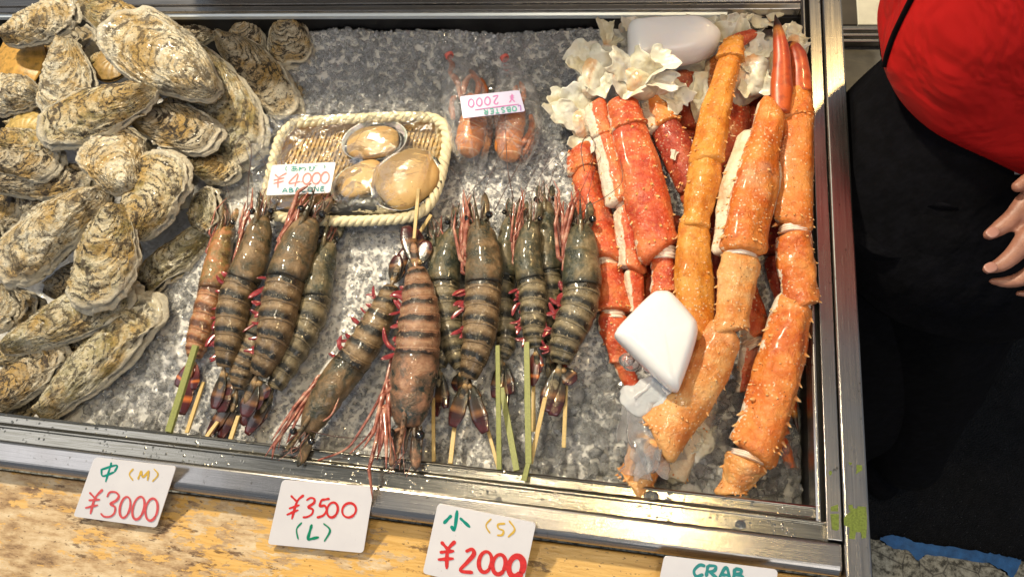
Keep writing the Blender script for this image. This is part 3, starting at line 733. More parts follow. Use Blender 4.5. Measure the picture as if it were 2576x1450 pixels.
def wire(pts, r0, r1=None, n=6, k=None):
    q = spline(pts, k or max(8, len(pts) * 6)); r = np.linspace(r0, r1 or r0, len(q)); return loft(q, r, r, n)

def skewer(a, b, wpx, tone, za=-.012, zb=-.004, parent=None):
    A, B = P(a[0], a[1], za), P(b[0], b[1], zb); wd = wpx * px(A)
    d = nrm(B - A); s = nrm(np.cross(d, (0, 0, 1))); u = np.cross(s, d); V = []
    for q, f in ((A, .9), (A * .5 + B * .5 + u * .0002, 1), (B, 1)):
        for i, j in ((-1, -1), (1, -1), (1, 1), (-1, 1)): V.append(q + s * i * wd / 2 * f + u * j * wd * .28)
    Fc = grid_faces(3, 4, True) + [(3, 2, 1, 0), (8, 9, 10, 11)]
    return bevel(mesh('skewer', V, Fc, BAM[tone], parent, False), .0003, 1)

def prawn(path, wpx, seed, tone, label, side=1, head=True, tail=((-25, 90), (0, 100), (28, 85)), legs=5, swim=5, skew=(), wires=(), eyes=(1, 1), tailred=False, car=.40, ant=2, rost=1.0, tl=1.0):
    """path: (u, v, z) from the base of the eyes to the end of the sixth segment; side 1: legs toward the walker's right seen from above"""
    r = random.Random(seed)
    path = [(u + r.uniform(-5, 5), v, z) for u, v, z in path]; C = np.array([P(*q) for q in path]); W = wpx * .91 * px(C.mean(0)) / 2
    q = spline(C, 90); L = np.linalg.norm(np.diff(q, axis=0), axis=1).sum()
    s = np.linspace(0, 1, 90)
    root = thing('tiger_prawn', q[45] - [0, 0, W], label, 'prawn', 'tiger prawns laid on the ice')
    mab, mca = PM[tone]
    # abdomen
    i0 = int(car * 90) - 5; A = spline(q[i0::4] if len(q[i0::4]) > 3 else q[i0:], 132); sa = np.linspace(0, 1, 132)
    f6 = sa * 6; fr = f6 - np.floor(f6)
    prof = np.interp(sa, [0, .15, .5, .8, .93, 1], [.86, .95, .90, .70, .55, .44])
    saw = 1 + .06 * (fr ** .6) - .03
    saw = np.ones_like(sa)
    def fn(S, Ang):
        lob = np.clip(-np.sin(Ang), 0, 1)
        f = S * 6 + .20 * np.sin(Ang) - .10; f = f - np.floor(f)
        return 1 + (.058 * f ** .6 - .03) * (S < .999) + .16 * lob * np.sin(f * math.pi) + .09 * np.clip(np.cos(Ang) * -side, 0, 1) ** 2 * (np.sin(f * math.pi) - .5) - .05 * lob + .010 * np.sin(Ang * 9 + S * 40)
    V, Fc, pc = loft(A, W * prof, W * .88 * prof, 40, fn=fn, s=sa)
    V = V + (fbm(V * 90, seed, 3) * .0007)[:, None]
    mesh('abdomen', V, Fc, mab, root, True, pc)
    # carapace
    cq = spline(q[:int(car * 90) + 1:3], 44); sc = np.linspace(0, 1, 44)
    prof = np.interp(sc, [0, .04, .18, .45, .75, .95, 1], [.34, .52, .74, .92, 1.0, 1.01, .98])
    ridge = lambda S, Ang: 1 + .07 * np.exp(-((Ang - math.pi / 2) / .16) ** 2) * (1 - S) - .06 * np.clip(-np.sin(Ang), 0, 1) - .055 * np.exp(-((S - .42 - .12 * np.abs(np.cos(Ang))) / .035) ** 2) - .04 * np.exp(-((np.abs(np.cos(Ang)) - .62) / .08) ** 2) * (S > .1)
    V, Fc, pc = loft(cq, W * prof, W * .93 * prof, 30, fn=ridge, s=sc)
    V = V + (fbm(V * 60, seed + 5, 4) * .0020)[:, None]
    car_o = mesh('carapace', V, Fc, mca, root, True, pc)
    T = nrm(q[0] - q[6]); S = nrm(np.cross(T, (0, 0, 1))); N = np.cross(S, T); h0 = q[0]
    # rostrum with teeth
    rl = W * 1.9 * rost; base = h0 - T * W * .9 + N * W * .52
    rp = spline([base, base + T * rl * .45 + N * W * .06, base + T * rl * .8 + N * W * .10, base + T * rl * 1.25 + N * W * .30], 14)
    pr = np.linspace(1, .08, 14)
    pieces = [loft(rp, W * .17 * pr, W * .24 * pr, 8)]
    for k in range(5): pieces.append(cone(rp[3 + k * 2] + N * W * .10, rp[3 + k * 2] + N * W * .32 + T * W * .15, W * .06, 5))
    V, Fc, pc = join(pieces); mesh('rostrum', V, Fc, mca, root, True, pc)
    for sg, on in zip((-1, 1), eyes):
        if not on: continue
        e = h0 + S * sg * W * .62 + N * W * .18 + T * W * .28
        V, Fc, pc = wire([h0 + S * sg * W * .2, e], W * .10, W * .08); mesh('eye_stalk', V, Fc, mca, root)
        ellipsoid(e, W * .21, 'eye', EYEM, root)
    for sg in (-1, 1):
        a = h0 + S * sg * W * .36 - N * W * .12 - T * W * .2
        V, Fc, pc = leaf(a, a + T * W * r.uniform(1.6, 2.0) + S * sg * W * .16, W * .52, W * .14, up=N + S * sg * .5); mesh('antennal_scale', V, Fc, mca, root, True, pc)
    pieces = []
    for k in range(6):      # short feelers between the eyes
        a = h0 + S * r.uniform(-.35, .35) * W + N * r.uniform(-.2, .2) * W
        pieces.append(wire([a, a + T * W * r.uniform(.7, 1.1) + S * r.uniform(-.3, .3) * W, a + T * W * r.uniform(1.3, 2.0) + S * r.uniform(-.6, .6) * W + N * r.uniform(-.1, .4) * W], W * .026, W * .008, 5))
    V, Fc, pc = join(pieces); mesh('feelers', V, Fc, PLEG, root)
    pieces = []
    for k in range(9):      # dark mouthparts and antenna bases crowding the front
        a = h0 + S * r.uniform(-.55, .55) * W + N * r.uniform(-.35, .15) * W - T * W * .15
        pieces.append(leaf(a, a + T * W * r.uniform(.5, 1.25) + S * r.uniform(-.35, .35) * W + N * r.uniform(-.1, .25) * W, W * r.uniform(.12, .26), W * .09, bend=r.uniform(-.15, .15)))
    V, Fc, pc = join(pieces); mesh('mouthparts', V, Fc, PMOUTH, root, True, pc)
    for k in range(ant):
        a = h0 + S * (-1) ** k * W * .3; dr = nrm(T + S * r.uniform(-.9, .9)); 
        pts = [a, a + T * W * 1.2, a + T * W * 2.2 + dr * W * r.uniform(1, 2), a + T * W * 2.4 + dr * W * r.uniform(3, 4.4) + S * r.uniform(-1, 1) * W]
        pts = [np.array([p_[0], p_[1], max(p_[2], -.028)]) for p_ in pts]
        V, Fc, pc = wire(pts, .00042, .00020, 5, 26); mesh('antenna', V, Fc, ANTM, root)
    # walking legs, folded forward along the chosen side
    Sd = S * side
    for k in range(int(legs * 1.6)):
        j = int((.12 + .24 * k / max(1, legs * 1.6)) * 90); b = q[j] + Sd * W * .62 - N * W * .30
        k1 = b + Sd * W * r.uniform(.25, .60) + N * W * r.uniform(.15, .55) + T * W * r.uniform(.2, .8)
        k2 = k1 + T * W * r.uniform(1.1, 2.0) + Sd * W * r.uniform(-.50, .25) + N * W * r.uniform(.0, .35)
        k3 = k2 + T * W * r.uniform(.6, 1.5) + Sd * W * r.uniform(-.6, .35) + N * W * r.uniform(-.3, .2)
        pts = np.array([b, b * .4 + k1 * .6, k1, k1 * .5 + k2 * .5, k2, k2 * .5 + k3 * .5, k3]); rr_ = np.array([.15, .13, .12, .10, .085, .06, .02]) * W * r.uniform(.7, 1.2)
        qq = np.vstack([np.linspace(pts[i], pts[i + 1], 4)[:-1] for i in range(6)] + [pts[-1:]]); rq = np.interp(np.linspace(0, 6, len(qq)), range(7), rr_)
        V, Fc, pc = loft(qq, rq, rq, 8); mesh('walking_leg', V, Fc, PLEG, root, True, pc)
    for k in range(swim):
        f = (k + .45) / 6; j = int((car + (1 - car) * f) * 89); T2, S2, N2 = frames_at(q, j); S2 = -S2 * side
        wv = W * np.interp(f, [0, .5, 1], [1.0, .9, .65])
        a = q[j] + S2 * wv * .72 - N2 * wv * .1
        for e in range(3):
            d = S2 * wv * r.uniform(.25, 1.0) + T2 * wv * r.uniform(-.6, 1.1) + N2 * wv * r.uniform(.05, .55)
            V, Fc, pc = leaf(a, a + d, wv * r.uniform(.16, .34), wv * .08, bend=r.uniform(-.25, .25)); mesh('swimming_leg', V, Fc, PSWIM, root, True, pc)
    # tail fan
    e = q[-1]; T2 = nrm(q[-1] - q[-6]); S2 = nrm(np.cross(T2, (0, 0, 1))); k = px(e)
    V, Fc, pc = leaf(e - T2 * W * .2 + (0, 0, W * .12), e + T2 * W * 1.35 * tl + (0, 0, W * .1), W * .42, W * .22, tipw=.1); mesh('telson', V, Fc, mab, root, True, pc * [.3, 1, 1] + [.45, 0, 0])
    for j, (du, dv) in enumerate(tail):
        du, dv = du * 1.06, dv * 1.06; tip = P(path[-1][0] + du, path[-1][1] + dv, e[2] - .004 - .002 * (j % 2)); a = e + nrm(tip - e) * W * .15 - (0, 0, .001 * j)
        wl = W * .92 * r.uniform(.9, 1.1)
        V, Fc, pc = leaf(a, tip, wl, W * .13, up=(r.uniform(-.25, .25), r.uniform(-.1, .1), 1), n=16, tipw=.45); mesh('tail_blade', V, Fc, PTAILR if tailred else PTAIL, root, True, pc)
        ellipsoid(a + nrm(tip - a) * W * .12 + (0, 0, W * .06), W * .17, 'tail_joint', PALEFOOT, root, 10)
    for wpts, wr in wires:
        V, Fc, pc = wire([P(*c) for c in wpts], wr, wr * .5, 6, 40); mesh('antenna' if wr < .0012 else 'walking_leg', V, Fc, ANTM if wr < .0012 else PLEG, root)
    for sk in skew: skewer(*sk, parent=root)
    return root

Z1, Z2, Z3 = -.014, .004, .018
prawn([(1372, 512, Z1), (1372, 620, Z1), (1380, 720, -.02), (1385, 840, -.024), (1385, 900, -.024)], 82, 12, 'g', 'dark green prawn mostly hidden behind the pink legged and the rightmost ones', 1, legs=2, swim=0, tail=((20, 70), (45, 40)), ant=1)
prawn([(1098, 600, Z1), (1102, 690, Z1), (1100, 780, -.02), (1108, 860, -.022), (1110, 930, -.022)], 70, 13, 'g', 'dark prawn tucked between the tail up one and the grey one', 1, legs=2, swim=0, tail=((-10, 110), (14, 90)), ant=1, eyes=(1, 0))
prawn([(1288, 545, Z1), (1275, 640, -.018), (1268, 740, -.018), (1270, 850, -.02), (1268, 905, -.02)], 72, 9, 'g', 'slim dark prawn lying under the two head up prawns in the middle', 1, legs=2, swim=0, tail=((-18, 90), (8, 115), (22, 80)), eyes=(1, 0), ant=1, skew=[((1252, 868), (1256, 1180), 12, 'g', .012, 0.0), ((1262, 975), (1300, 1183), 15, 'g', -.014, -.004)])
prawn([(572, 570, Z1), (545, 660, Z1), (520, 770, Z1), (500, 860, -.018), (488, 905, -.02)], 74, 1, 'o', 'orange brown prawn nearest the oysters with a dark red tail', -1, legs=3, swim=0, tailred=True, tail=((-42, 62), (-28, 130), (0, 70)), skew=[((493, 868), (425, 1085), 17, 'g', .012, .0), ((512, 960), (470, 1088), 10, 'y', -.012, -.004)], eyes=(0, 1), ant=1)
prawn([(655, 545, Z2), (632, 650, Z2), (600, 740, Z2), (582, 840, Z2 - .004), (562, 930, -.008)], 96, 2, 'b', 'brown prawn with glossy blue grey carapace beside the orange brown one', -1, wires=[([(622, 530, .006), (625, 450, .012), (632, 380, .018), (612, 345, .022), (592, 372, .022), (610, 420, .018), (640, 440, .014)], .0006)], tail=((-26, 92), (-8, 100), (4, 60)), skew=[((548, 1060), (520, 1098), 10, 'y', -.02, -.012)])
prawn([(690, 760, -.015), (640, 850, -.018), (610, 920, -.018), (592, 985, -.02)], 84, 14, 'b', 'prawn whose banded lower body shows beneath its two neighbours above the dark tail', -1, car=.3, legs=0, swim=0, tail=((-70, 105), (-40, 110), (-52, 78)), eyes=(0, 0), ant=0, rost=.5, skew=[((600, 1045), (580, 1105), 11, 'y', -.016, -.008)])
prawn([(828, 610, -.010), (806, 690, -.010), (784, 790, -.010), (738, 890, -.012), (690, 985, -.014)], 92, 4, 'g', 'greenish grey prawn lowest of the four beside the bare ice', 1, legs=0, swim=0, tail=((-62, 100), (-40, 80), (-75, 75)), ant=2)
prawn([(785, 548, .012), (742, 640, .012), (710, 745, .012), (688, 850, .008), (646, 950, .000)], 112, 3, 'b', 'plump brown prawn on top of its group with orange legs at the head', -1, tail=((-30, 92), (-5, 75), (18, 50)))
prawn([(1150, 575, Z1), (1128, 660, Z1), (1118, 750, Z1), (1140, 850, -.018), (1162, 930, -.022)], 92, 7, 'g', 'grey green prawn lying between the tail up one and the broad head up one', 1, legs=2, swim=0, eyes=(1, 0), tail=((10, 60), (-10, 50)), skew=[((1090, 1000), (1091, 1160), 9, 'y', -.02, -.006)])
prawn([(770, 1085, .006), (835, 975, .004), (905, 880, .000), (955, 790, -.004), (985, 715, -.010)], 98, 5, 'b', 'slanting prawn with its head by the front rail and tail against its neighbour', 1, tail=((12, -70), (30, -85), (20, -50)), ant=0, wires=[([(705, 1088, .006), (740, 1068, .010), (800, 1088, .014), (880, 1100, .016), (960, 1088, .016), (1005, 1062, .016)], .0007), ([(880, 920, .010), (830, 990, .010), (775, 1060, .008), (722, 1112, .006)], .0018), ([(870, 930, .012), (835, 1040, .012), (770, 1075, .010), (738, 1120, .008)], .0015)], skew=[((1020, 640), (1085, 540), 9, 'y', -.016, -.004)])
prawn([(1022, 1075, .016), (1036, 965, .016), (1052, 860, .016), (1058, 765, .012), (1052, 672, .004)], 128, 6, 'p', 'pinkish banded prawn laid tail up with its dark head on the front rail', 1, tail=((-24, -98), (-6, -90), (26, -62)), ant=0, wires=[([(985, 900, .012), (962, 985, .018), (905, 1085, .014), (868, 1130, .012), (800, 1157, .010)], .0022), ([(990, 920, .012), (975, 1010, .018), (930, 1090, .012), (880, 1140, .008)], .0019), ([(995, 1000, .016), (965, 1070, .012), (940, 1130, .008)], .0019)], skew=[((1042, 600), (1053, 475), 9, 'y', .008, .012)])
prawn([(1208, 560, .010), (1212, 655, .010), (1218, 755, .010), (1200, 860, .006), (1180, 958, -.004)], 106, 8, 'b', 'broad golden brown prawn with spread dark tail between grey and pink legged ones', -1, wires=[([(1292, 500, .006), (1278, 430, .012), (1272, 340, .012), (1268, 250, .016)], .0007), ([(1244, 530, .006), (1285, 450, .010), (1330, 370, .006), (1345, 330, .002)], .0006)], tail=((-36, 108), (-14, 55), (42, 122), (20, 60)), swim=3, skew=[((1145, 1060), (1133, 1165), 11, 'y', -.018, -.008), ((1222, 1060), (1255, 1180), 9, 'y', -.020, -.010)])
prawn([(1335, 560, .008), (1328, 650, .008), (1340, 740, .008), (1345, 820, .004), (1345, 880, -.002)], 82, 10, 'g', 'slender prawn with many pink legs folded upward and crimson swimmers', -1, swim=5, legs=7, eyes=(0, 1), tail=((-12, 85), (-4, 65), (6, 50)), tailred=True, skew=[((1325, 860), (1330, 1165), 15, 'g', .008, .010), ((1330, 1160), (1318, 1208), 13, 'g', .010, .010), ((1342, 950), (1342, 1085), 10, 'y', -.016, -.010)])
prawn([(1462, 568, .008), (1462, 660, .008), (1455, 760, .008), (1425, 850, .004), (1408, 920, -.002)], 108, 11, 'g', 'rightmost grey banded prawn touching the red crab leg', -1, wires=[([(1440, 560, .012), (1480, 520, .016), (1530, 490, .022), (1565, 455, .026), (1560, 400, .026)], .0006), ([(1400, 520, .010), (1340, 480, .004), (1290, 520, .006)], .0005), ([(1470, 430, .02), (1462, 370, .02), (1480, 340, .02), (1498, 370, .02), (1480, 420, .02)], .0006)], tail=((-34, 108), (-16, 118), (34, 40), (-10, 60)), ant=3, skew=[((1380, 960), (1335, 1165), 11, 'y', -.006, .004), ((1425, 950), (1418, 1125), 10, 'y', -.014, -.010)])
# ================================================================ king crab legs
def crab_mat(key, a, b, c, pale=(0.80, 0.66, 0.46), white=0.0):
    """a deep, b main, c light tone of the shell; white: how much of the side is the bare pale underside"""
    m = Mat('crab_shell_' + key); v = m.coord(); s = m.sep()
    n1 = m.noise(v, 24, 5, 0.6)
    col = m.ramp(n1, [(0.34, a), (0.48, b), (0.66, c)])
    col = m.mix(m.ramp(m.noise(v, 75, 5, .7), [(.52, 0.), (.66, .8)]), col, c)
    col = m.mix(m.ramp(m.noise(v, 38, 5, .7, .6), [(.54, 0.), (.66, .6)]), col, a)
    col = m.mix(m.ramp(m.noise(m.coord((1, 1, 1)), 15, 4, .6), [(.58, 0.), (.70, .22)]), col, pale)
    ends = m.ramp(s[0], [(0.0, 0.45), (0.13, 0.0), (0.87, 0.0), (1.0, 0.5)])
    col = m.mix(ends, col, c)
    vo = m.voro(v, 230); dots = m.math('MULTIPLY', m.ramp(vo, [(0.16, 1.0), (0.30, 0.0)]), m.ramp(m.noise(v, 34, 3), [(0.45, 0.1), (0.62, 0.75)]))
    col = m.mix(dots, col, pale)
    pit = m.math('MULTIPLY', m.ramp(m.voro(v, 120), [(0.055, 1.0), (0.085, 0.0)]), 0.9)
    col = m.mix(pit, col, (0.05, 0.02, 0.01))
    if white:
        sd = m.math('ADD', s[1], m.math('MULTIPLY', m.math('SUBTRACT', m.noise(v, 46, 5, .7), 0.5), 0.7))
        wm = m.ramp(sd, [(1 - white, 0.0), (1.10 - white, .9)])
        wc = m.mix(m.ramp(m.voro(v, 260), [(0.14, .8), (0.2, 0.0)]), m.ramp(m.noise(v, 40, 4), [(.35, (.72, .60, .42)), (.65, (.82, .78, .68))]), (.42, .2, .05))
        col = m.mix(wm, col, wc)
    wr = m.noise(m.coord((1, 1, 1)), 130, 5, 0.65, 1.0)
    m.set(color=col, rough=m.ramp(m.noise(v, 60, 5), [(.35, .30), (.65, .58)]), spec=0.5, coat=0.12, coatr=0.14, sss=0.08, ssss=0.004, normal=m.bump(wr, 0.9, 0.0028, m.bump(vo, -0.25, 0.001)))
    return m.m
CM = {
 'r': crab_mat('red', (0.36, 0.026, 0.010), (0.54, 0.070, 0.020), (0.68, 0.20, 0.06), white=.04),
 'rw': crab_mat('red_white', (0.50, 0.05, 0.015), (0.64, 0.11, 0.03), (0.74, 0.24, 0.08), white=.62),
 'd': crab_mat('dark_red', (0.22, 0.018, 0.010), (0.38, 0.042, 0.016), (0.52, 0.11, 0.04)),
 'o': crab_mat('orange', (0.46, 0.075, 0.010), (0.62, 0.155, 0.018), (0.72, 0.28, 0.065), white=.02),
 'ow': crab_mat('orange_white', (0.46, 0.075, 0.010), (0.62, 0.155, 0.018), (0.72, 0.28, 0.065), white=.38),
 'y': crab_mat('amber', (0.48, 0.125, 0.010), (0.62, 0.215, 0.018), (0.72, 0.33, 0.06)),
 'c': crab_mat('cream', (0.54, 0.155, 0.028), (0.66, 0.255, 0.058), (0.74, 0.42, 0.16)),
 'w': crab_mat('pale', (0.62, 0.42, 0.24), (0.74, 0.62, 0.44), (0.80, 0.74, 0.60)),
}
m = Mat('spine'); s = m.sep()
m.set(color=m.ramp(s[0], [(0.0, (0.62, 0.19, 0.035)), (0.55, (0.70, 0.36, 0.12)), (0.82, (0.7, 0.5, 0.28)), (0.93, (0.03, 0.02, 0.015))]), rough=.35)
SPINE = m.m
m = Mat('claw_dark'); s = m.sep()
m.set(color=m.mix(m.ramp(m.noise(m.coord(), 60, 5, .7), [(.5, 0.), (.64, .6)]), m.ramp(s[0], [(0.0, (0.022, 0.014, 0.012)), (0.20, (0.03, 0.014, 0.012)), (0.27, (0.62, 0.26, 0.05)), (0.36, (0.42, 0.055, 0.016)), (1.0, (0.52, 0.10, 0.022))]), (.20, .02, .01)), rough=.38, coat=.2, normal=m.bump(m.noise(m.coord(), 90, 4), .3, .001))
CLAWM = m.m
m = Mat('torn_membrane'); v = m.coord(); s = m.sep()
m.set(color=m.mix(m.math('MULTIPLY', m.ramp(s[0], [(.0, .7), (.22, 0.)]), m.ramp(m.noise(v, 30, 4), [(.42, 0.), (.6, 1.)])), m.mix(m.ramp(m.noise(v, 130, 5, .7), [(.60, 0.), (.70, .55)]), m.ramp(m.noise(v, 22, 4), [(.32, (.54, .46, .28)), (.5, (.68, .65, .52)), (.7, (.76, .75, .70))]), (.25, .17, .08)), (.62, .26, .08)), rough=.33, sss=.25, ssss=.006, coat=.3, normal=m.bump(m.noise(v, 60, 5, .7), .5, .002))
MEMB = m.m
m = Mat('joint_skin'); v = m.coord()
m.set(color=m.ramp(m.noise(v, 40, 4), [(.35, (.70, .45, .28)), (.65, (.82, .72, .66))]), rough=.3, sss=.2, ssss=.004, coat=.4)
JOINT = m.m

def seg(p0, p1, w0, w1, tone, parent, seed=0, mid=1.0, spines=26, bow=0.0, taper=None, flat=.78, name='leg_segment', sp_size=1.0, w_mid=None, side_only=False, up=(0, 0, 1)):
    """one shell segment from (u, v, z) to (u, v, z)"""
    r = random.Random(seed); A, B = P(*p0), P(*p1); d = B - A; s = nrm(np.cross(d, (0, 0, 1)))
    t = np.linspace(0, 1, 46); L = np.linalg.norm(d)
    t2 = np.linspace(-.05, 1, 46)
    bw = bow + r.uniform(-.018, .018)
    pts = A + d * t2[:, None] + s * (bw * L * np.sin(np.clip(t, 0, 1) * math.pi))[:, None]
    k = px((A + B) / 2); W0, W1 = w0 * k / 2, w1 * k / 2; WM = (W0 + W1) / 2 * mid
    R = np.interp(t, [0, .05, .12, .25, .5, .78, .90, .95, .985, 1], [W0 * .55, W0 * .84, W0 * .92, W0 * .95 * (.7 + .3 * mid), WM * .99, W1 * .97 * (.7 + .3 * mid), W1 * 1.01, W1 * 1.04, W1 * .99, W1 * .80])
    def fn(S, Ang):
        e_ = np.stack([np.cos(Ang) * 1.6, np.sin(Ang) * 1.6, S * 6 + seed], -1)
        q = 1 + .10 * vn(e_, seed) + .035 * vn(e_ * 3.2, seed + 3) + .015 * vn(e_ * 9, seed + 4) + .06 * np.cos(Ang * 3 + seed) + .06 * np.abs(np.cos(Ang)) ** 8
        q = q - .05 * np.exp(-((np.sin(Ang) - .45) / .16) ** 2) * np.sin(np.clip(S, 0, 1) * math.pi)
        return q + .05 * np.sin(Ang * 6 + seed) * np.clip((S - .9) * 10, 0, 1)
    V, Fc, pc = loft(pts, R, R * flat, 40, fn=fn, s=t, up=up)
    V = V + (fbm(V * 130, seed, 3) * .0006)[:, None]
    sk0, sk1 = r.uniform(-.45, .45), r.uniform(-.5, .5); e0 = np.clip(1 - pc[:, 0] * 4, 0, 1) ** 2 * sk0 + np.clip(pc[:, 0] * 4 - 3, 0, 1) ** 2 * sk1
    V = V + nrm(d) * (pc[:, 1] * e0 * (W0 + W1) / 2)[:, None]
    o = mesh(name, V, Fc, CM[tone] if isinstance(tone, str) else tone, parent, True, pc)
    ps = []
    T = nrm(d); N = np.cross(s, T)
    def put(tt, a, ln, wd, lean, dr=1):
        ii = int(np.clip(tt, 0, 1) * 45); out = s * math.cos(a) + N * math.sin(a) * flat
        ps.append(cone(pts[ii] + out * R[ii] * .93, pts[ii] + out * R[ii] * (1 + ln) + T * lean * R[ii] * dr, wd * R[ii], 7))
    ne = max(3, int(L / .015))
    for sg in (0.0, math.pi):
        for i in range(ne):
            tt = (i + r.uniform(.2, .8)) / ne; z_ = r.uniform(.09, .24) * sp_size
            put(tt, sg + (r.uniform(-.1, .35) if sg == 0 else -r.uniform(-.1, .35)), z_, z_ * .62, r.uniform(.05, .25))
    for i in range(int(spines * .9)):
        z_ = (.035 + .11 * r.random() ** 2.5) * sp_size; put(r.uniform(.05, .97), r.uniform(.35, 2.8), z_, z_ * .9, z_ * .4)
    for i in range(7):
        put(.955, .2 + i * .42 + r.uniform(-.1, .1), .12, .09, .12)
    V, Fc, pc = join(ps); mesh('spines', V, Fc, SPINE, o, True, pc)
    return o
def joint(p, w, parent, seed=0, d=(0, 1), ln=14):
    c = P(*p); k = px(c); a = P(p[0] - d[0] * ln, p[1] - d[1] * ln, p[2]); b = P(p[0] + d[0] * ln, p[1] + d[1] * ln, p[2])
    t = np.linspace(0, 1, 14); pts = a + (b - a) * t[:, None]; R = w * k / 2 * (.95 + .06 * np.sin(t * 19 + seed))
    V, Fc, pc = loft(pts, R, R * .86, 26, s=t); V = V + (fbm(V * 160, seed, 3) * .0008)[:, None]
    return mesh('joint', V, Fc, JOINT, parent, True, pc)

def petals(c, dirs, parent, seed, name='torn_shell', mat=None, crump=1.0):
    """crumpled torn sheets of pale shell: each (du, dv, dz, width) in pixels from c"""
    c0 = P(*c); k = px(c0); r = random.Random(seed)
    for i, (du, dv, dz, wd) in enumerate(dirs):
        if name == 'torn_shell': du, dv, wd = du * .98, dv * .98, wd * .9
        tip = P(c[0] + du, c[1] + dv, c[2] + dz); d = tip - c0; L = np.linalg.norm(d); s = nrm(np.cross(d, (0, 0, 1))); N = np.cross(s, nrm(d))
        na, nb = 34, 40
        a = np.linspace(-1, 1, na)[None, :] * np.ones((nb, 1)); b = np.linspace(0, 1, nb)[:, None] * np.ones((1, na))
        du0 = i
        e = 1 + .22 * vn(np.stack([a * 1.5, b * 0, b * 0 + i], -1), seed + i) + .055 * vn(np.stack([a * 5, b * 0, b * 0 + i], -1), seed + i + 4) - .12 * np.abs(a) ** 4
        wv = (.75 + .55 * b ** .8) * (1 + .18 * vn(np.stack([b * 5, a * 0, a * 0 + i + 3], -1), seed))
        X_ = a * wv * wd * k / 2; Y_ = b * L * e
        cr = crump * fbm(np.stack([X_ * 34, Y_ * 34, X_ * 0 + seed + i], -1), seed, 4)
        Zn = (.34 * a ** 2 - .10) * wd * k * (r.choice((1, 1, -1))) * b + cr * .0075 * (.25 + b) + .0008 * np.sin(a * 7 + cr * 4) * b
        X_ = X_ + fbm(np.stack([X_ * 80, Y_ * 80, X_ * 0 + 9], -1), seed + 2, 3) * .003
        V = c0 + s * X_[..., None] + nrm(d) * Y_[..., None] + N * Zn[..., None]
        o = mesh(name, V.reshape(-1, 3), grid_faces(nb, na), mat or MEMB, parent, True, np.stack([b, a, a * 0], -1).reshape(-1, 3))
        so = o.modifiers.new('thickness', 'SOLIDIFY'); so.thickness = .0009
def lump(c, w, h, dz, parent, seed, name='shoulder', mat=None, amp=.28, freq=55, ang=0.0):
    c0 = P(*c); k = px(c0); ca, sa = math.cos(ang), math.sin(ang)
    V, Fc, pc = blob(c0, (w * k / 2 * ca, w * k / 2 * sa, 0), (-h * k / 2 * sa, h * k / 2 * ca, 0), (0, 0, dz), 44, 60, amp, freq, seed)
    return mesh(name, V, Fc, mat or MEMB, parent, True, pc)
GR = 'king crab legs heaped on the ice'
def leg(c, label, name='king_crab'): return thing(name, P(*c), label, 'crab leg', GR)

# low ones first
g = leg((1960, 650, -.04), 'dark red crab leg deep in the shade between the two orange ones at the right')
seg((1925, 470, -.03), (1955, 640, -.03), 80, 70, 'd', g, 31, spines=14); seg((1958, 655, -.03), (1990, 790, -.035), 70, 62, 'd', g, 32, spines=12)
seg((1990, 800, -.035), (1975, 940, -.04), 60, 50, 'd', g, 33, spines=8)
g = leg((1900, 800, -.04), 'red and white crab leg bent low behind the largest orange ones')
seg((1860, 700, -.03), (1905, 850, -.028), 70, 74, 'rw', g, 34, spines=12); joint((1893, 862, -.028), 58, g, 2, (.6, .8)); seg((1888, 870, -.03), (1868, 985, -.036), 56, 40, 'rw', g, 35, spines=10)
g = leg((1740, 1060, -.04), 'cream broken crab body piece with white meat lying low near the front rail', 'crab_piece')
seg((1800, 950, -.038), (1745, 1080, -.036), 56, 66, 'w', g, 36, spines=10); seg((1745, 1085, -.034), (1690, 1205, -.034), 62, 66, 'w', g, 37, spines=6)
lump((1760, 1110, -.040), 80, 120, .012, g, 8, 'meat', None, .35, 90, -.5); lump((1690, 1195, -.034), 40, 50, .008, g, 9, 'meat', None, .4, 120)
petals((1735, 1090, -.028), [(35, 20, .006, 26), (-20, -30, .008, 30), (20, 50, .004, 30)], g, 12)
g = leg((1960, 1120, -.05), 'small red crab tip sticking out beside the large spiny one near the corner')
seg((1935, 1000, -.045), (1965, 1100, -.045), 56, 46, 'r', g, 38, spines=4); seg((1962, 1105, -.045), (1992, 1180, -.05), 36, 26, 'r', g, 39, spines=3)
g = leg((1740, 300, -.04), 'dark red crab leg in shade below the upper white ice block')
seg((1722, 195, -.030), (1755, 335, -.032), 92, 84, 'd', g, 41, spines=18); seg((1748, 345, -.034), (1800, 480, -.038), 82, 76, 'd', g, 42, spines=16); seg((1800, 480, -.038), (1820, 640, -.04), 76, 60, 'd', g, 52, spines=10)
g = leg((1800, 260, -.03), 'orange crab leg with torn white underside beneath the upper ice block')
seg((1805, 150, -.012), (1775, 330, -.026), 60, 70, 'ow', g, 43, spines=10); petals((1762, 180, -.004), [(8, 150, -.008, 44), (-12, 80, -.004, 40)], g, 14)
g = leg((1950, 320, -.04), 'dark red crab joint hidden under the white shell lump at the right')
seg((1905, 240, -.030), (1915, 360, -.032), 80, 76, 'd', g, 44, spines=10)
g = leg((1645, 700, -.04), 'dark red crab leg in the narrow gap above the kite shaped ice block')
seg((1610, 560, -.036), (1650, 700, -.036), 60, 60, 'd', g, 53, spines=6); seg((1650, 705, -.036), (1640, 860, -.04), 60, 50, 'd', g, 54, spines=6)
